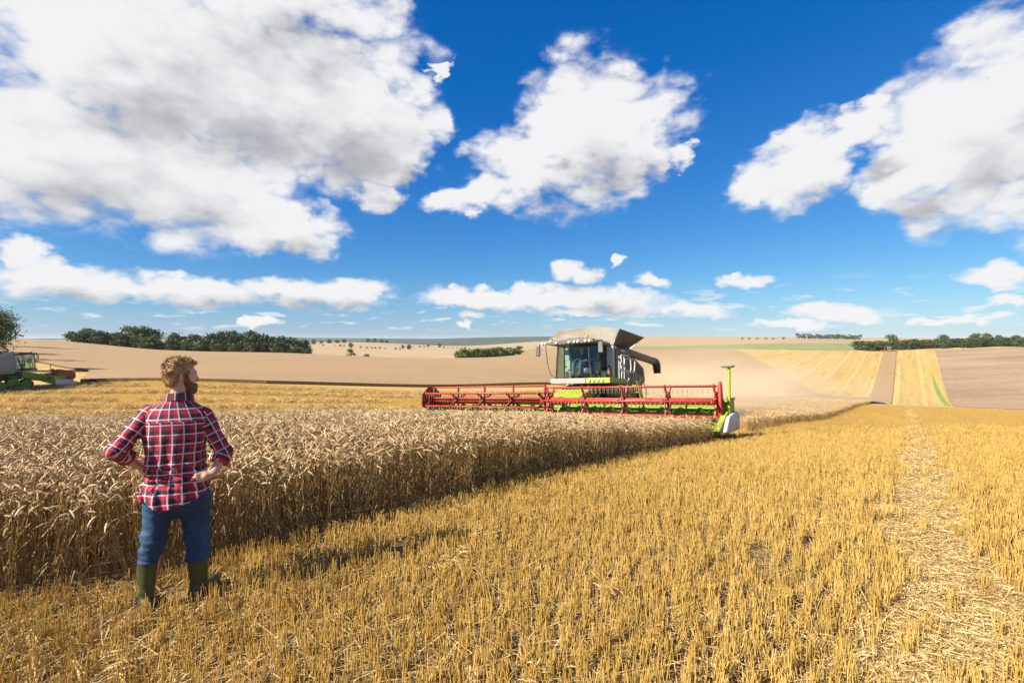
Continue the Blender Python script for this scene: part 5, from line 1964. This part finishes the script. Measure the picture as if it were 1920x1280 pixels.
    # ---- wellington boots
    for (nm, top, zt_, ank, toe, rt, ra) in (('left_boot', (-0.170, 0.0, 0.36), 0.365, (-0.178, 0.0, 0.09), (-0.215, 0.17, 0.045), 0.064, 0.047), ('right_boot', (0.139, 0.0, 0.315), 0.315, (0.140, 0.0, 0.08), (0.245, 0.125, 0.045), 0.076, 0.056)):
        top, ank, toe = (np.array(v) for v in (top, ank, toe))

        def boot(p, top=top, ank=ank, toe=toe, rt=rt, ra=ra, zt_=zt_):
            d = cap(p, top, ank, rt, ra)
            heel = ank + (ank - toe) * np.array([1, 1, 0]) * 0.22; heel[2] = 0.045
            d = smin(d, cap(p, heel, toe, 0.046, 0.046), 0.035)
            d = d + 0.0035 * np.sin(p[:, 2] * 95 + 14 * p[:, 0]) * np.exp(-((p[:, 2] - 0.13) / 0.05) ** 2) + 0.003 * fbm(p * 16, 2, 2)
            d = smax(d, p[:, 2] - zt_, 0.004)
            return smax(d, 0.008 - p[:, 2], 0.005)
        b = body_part(nm, boot, (min(top[0], toe[0]) - 0.13, -0.14, -0.01), (max(top[0], toe[0]) + 0.12, 0.26, zt_ + 0.02), 0.0075, M_BOOT, root)

        def sole(p, ank=ank, toe=toe):
            heel = ank + (ank - toe) * np.array([1, 1, 0]) * 0.22; heel[2] = 0.045
            d = cap(p * np.array([1, 1, 0]) + np.array([0, 0, 0.045]), heel, toe, 0.050, 0.050)
            return smax(d, np.abs(p[:, 2] - 0.010) - 0.012, 0.003)
        body_part('sole', sole, (min(top[0], toe[0]) - 0.13, -0.14, -0.02), (max(top[0], toe[0]) + 0.12, 0.26, 0.04), 0.008, M_SOLE, b)


man()


def driver():
    root = empty('person')
    root.matrix_world = main.matrix_world @ Matrix.Translation((0.02, 2.72, 0))
    tag(root, 'driver in a blue shirt and jeans sitting in the harvester cab', 'person')
    # x to picture right, y back; he looks out through the windscreen (towards -y)
    def skin(p):
        d = ell(p, (0, -0.02, 3.02), (0.080, 0.098, 0.115))
        d = smin(d, cap(p, (0, -0.11, 3.01), (0, -0.125, 2.99), 0.010, 0.014), 0.012)
        d = smin(d, cap(p, (0, 0.02, 2.84), (0, 0.0, 2.95), 0.055, 0.052), 0.03)
        d = smin(d, ell(p, (0, 0.06, 2.60), (0.15, 0.10, 0.24)), 0.05)
        for s in (-1, 1):
            sh, el, wr = (s * .18, 0.05, 2.74), (s * .26, -0.10, 2.52), (s * .17, -0.30, 2.50)
            d = smin(d, smin(cap(p, sh, el, .045, .038), cap(p, el, wr, .038, .027), .02), .03)
            w_ = np.array(wr)
            d = smin(d, cap(p, w_, w_ + [-s * .02, -.06, .0], .026, .026), .015)
            for k in range(4):
                a = w_ + [-s * .02, -.08, .028 - .019 * k]
                d = smin(d, np.minimum(cap(p, a, a + [-s * .012, -.03, 0], .009, .008), cap(p, a + [-s * .012, -.03, 0], a + [-s * .03, -.02, 0], .008, .007)), .005)
            d = smin(d, np.minimum(cap(p, w_ + [-s * .01, -.03, .02], w_ + [-s * .035, -.06, .045], .011, .009), 9), .006)
            hp_, kn, an = (s * .10, -0.02, 2.34), (s * .16, -0.42, 2.38), (s * .15, -0.48, 1.90)
            d = smin(d, smin(cap(p, hp_, kn, .075, .052), cap(p, kn, an, .052, .035), .03), .04)
        return d
    body_part('body', skin, (-0.36, -0.62, 1.82), (0.36, 0.24, 3.16), 0.017, M_SKIN, root)
    def shirt(p):
        d = ell(p, (0, 0.06, 2.58), (0.19, 0.125, 0.25))
        for s in (-1, 1):
            d = smin(d, cap(p, (s * .15, 0.05, 2.76), (s * .235, -0.05, 2.60), .065, .055), .05)
        d = d + 0.010 * fbm(p * 11, 2, 2)
        return smax(smax(d, p[:, 2] - 2.86, .01), 2.36 - p[:, 2], .01)
    body_part('shirt', shirt, (-0.34, -0.25, 2.3), (0.34, 0.26, 2.9), 0.017, M_BLUE, root)
    def jn(p):
        d = ell(p, (0, 0.0, 2.34), (0.18, 0.14, 0.10))
        for s in (-1, 1):
            hp_, kn, an = (s * .10, -0.02, 2.34), (s * .16, -0.42, 2.38), (s * .15, -0.48, 1.90)
            d = smin(d, smin(cap(p, hp_, kn, .095, .072), cap(p, kn, an, .072, .058), .03), .04)
        d = d + 0.008 * fbm(p * 12, 2, 6)
        return smax(d, 1.93 - p[:, 2], .01)
    body_part('jeans', jn, (-0.32, -0.62, 1.88), (0.32, 0.2, 2.5), 0.017, plain('faded_denim', (0.10, 0.20, 0.33), 0.8), root)
    body_part('hair', lambda p: smax(ell(p, (0, 0.0, 3.05), (0.090, 0.105, 0.112)), -(p[:, 2] - 3.02 + 0.9 * np.minimum(0, -p[:, 1] + 0.02) * -1 * -1), .02), (-0.12, -0.14, 2.88), (0.12, 0.14, 3.2), 0.014, plain('brown_hair', (0.06, 0.035, 0.02), 0.7), root)
    for s in (-1, 1):
        body_part('boot', lambda p: smax(smin(cap(p, (s * .15, -0.48, 1.95), (s * .15, -0.47, 1.86), .06, .05), cap(p, (s * .15, -0.45, 1.85), (s * .16, -0.62, 1.84), .045, .04), .02), 1.803 - p[:, 2], .005), (s * .15 - .1, -0.72, 1.78), (s * .15 + .1, -0.36, 2.02), 0.014, M_BLACK, root)


driver()

# ------------------------------------------------------------------ small things in the stubble
def bent_stalk(pts, label):
    mb = MB()
    P = [Vector((x, y, h1(x, y) + z)) for x, y, z in pts]
    q = []
    for i in range(len(P) - 1):
        for k in range(4):
            q.append(P[i].lerp(P[i + 1], k / 4))
    q.append(P[-1])
    mb.m = 0
    mb.tube(q, 0.0042, 5)
    e = [P[-1] + (P[-1] - P[-2]).normalized() * 0.018 * k + Vector((0, 0, -0.004 * k * k * .5)) for k in range(6)]
    mb.m = 1
    mb.tube(e, [.004, .009, .0075, .009, .007, .002], 5)
    o = mb.build('bent_stalk', [M_STALK, M_EAR], smooth=True)
    tag(o, label, 'wheat stalk')


def onedge(px, py, dz=0.0):
    Y = 1.97 * 900 / (py - 637)
    return ((px - 960) / 900 * Y, Y)


x, y = onedge(868, 938)
bent_stalk([(x - .35, y + .1, .05), (x - .2, y, .22), (x + .02, y - .05, .36), (x + .10, y - .05, .33), (x + .12, y - .03, .22)], 'pale bent wheat stalk arching out of the cut edge right of centre')
x, y = onedge(590, 985)
bent_stalk([(x - .15, y - .05, .42), (x - .02, y - .12, .24), (x + .08, y - .15, .12), (x + .24, y - .12, .10)], 'broken wheat stalk hanging from the cut edge beside the man')
x, y = onedge(60, 1090)
bent_stalk([(x - .2, y + .0, .02), (x - .02, y - .02, .30), (x + .16, y + .05, .55), (x + .24, y + .08, .62)], 'leaning wheat stalk at the left edge of the picture')
x, y = onedge(155, 1095)
bent_stalk([(x - .16, y - .02, .02), (x, y, .25), (x + .20, y + .05, .50), (x + .32, y + .08, .55)], 'long slanting wheat stalk just left of the man')

M_WEED = leaf_mat('weed_leaves', (0.10, 0.14, 0.015), (0.18, 0.22, 0.025), (0.30, 0.32, 0.05))


def weed(px, py, size, label):
    x, y = onedge(px, py)
    mb = MB()
    for k in range(34):
        a = random.uniform(0, 2 * PI); r_ = size * math.sqrt(random.random())
        l = random.uniform(.02, .05)
        c = Vector((r_ * math.cos(a), r_ * math.sin(a), random.uniform(.01, .09)))
        d = Vector((math.cos(a), math.sin(a), random.uniform(-.2, .7))).normalized() * l
        s = Vector((-math.sin(a), math.cos(a), 0)) * l * .38
        mb.add([c, c + d * .5 + s, c + d, c + d * .5 - s], [(0, 1, 2, 3)])
    o = mb.build('weed', M_WEED)
    o.location = (x, y, h1(x, y))
    tag(o, label, 'weed')


weed(98, 1192, .11, 'low green weed in the stubble at the bottom left')
weed(75, 1160, .07, 'yellowish weed just above the bottom left weed')
weed(625, 1100, .06, 'single small weed in the stubble right of the man')
weed(1195, 968, .14, 'green weed patch in the stubble below the harvester')

# ------------------------------------------------------------------ dust and haze
def volume(name, mesh_obj, col, dens_fn, label):
    t = NT(name)
    v = t.N('ShaderNodeVolumePrincipled')
    v.inputs['Color'].default_value = (*col, 1)
    v.inputs['Anisotropy'].default_value = 0.0
    d = dens_fn(t)
    t.put(v.inputs['Density'], d)
    m = t.out(v.outputs[0], True)
    mesh_obj.data.materials.clear()
    mesh_obj.data.materials.append(m)
    tag(mesh_obj, label, None, kind='stuff')
    return m


def dust_cloud(name, c, r, dens, label, rot=0.0):
    bm = bmesh.new()
    bmesh.ops.create_icosphere(bm, subdivisions=3, radius=1.0)
    me = bpy.data.meshes.new(name)
    bm.to_mesh(me); bm.free()
    o = bpy.data.objects.new(name, me)
    COL.objects.link(o)
    o.location = (c[0], c[1], h1(c[0], c[1]) + c[2])
    o.scale = r
    o.rotation_euler = (0, 0, rot)

    def f(t):
        p = t.coord()
        ln = t.N('ShaderNodeVectorMath'); ln.operation = 'LENGTH'
        t.L(p, ln.inputs[0])
        fall = t.math('POWER', t.range(ln.outputs['Value'], 1.0, 0.0), 1.3)
        n = t.noise(p, 2.6, 5, 0.65)
        return t.math('MULTIPLY', t.math('MULTIPLY', fall, t.range(n, 0.32, 0.68, 0.1, 1.9)), dens)
    m = volume(name, o, (0.97, 0.80, 0.55), f, label)
    m.cycles.volume_step_rate = 4.0 if hasattr(m.cycles, 'volume_step_rate') else None
    return o


dust_cloud('dust_cloud', (11.8, 30.5, 1.2), (9.0, 8.0, 4.2), 0.19, 'tan dust drifting behind the harvester to the right', R(30))
dust_cloud('dust_cloud', (23, 50, 2.0), (17, 15, 6.5), 0.030, 'thin tan dust haze hanging over the wheat behind the harvester', R(40))

dust_cloud('dust_cloud', (58, 112, 2.0), (34, 40, 10), 0.016, 'faint dust drifting over the foot of the striped hill', R(-30))

hz = MB().box((-13000, -13000, -160), (13000, 13000, 60)).build('haze', None)
zmin = min(v.co.z for v in bpy.data.objects['ground'].data.vertices)
hz.data.vertices.foreach_set('co', [c for v in [(a, b, (zmin - 1.5 if k < -50 else 70.0)) for a, b, k in [tuple(v.co) for v in hz.data.vertices]] for c in v])
hz.data.update()
volume('haze', hz, (0.86, 0.93, 1.0), lambda t: 0.00005, 'thin summer haze over the fields')
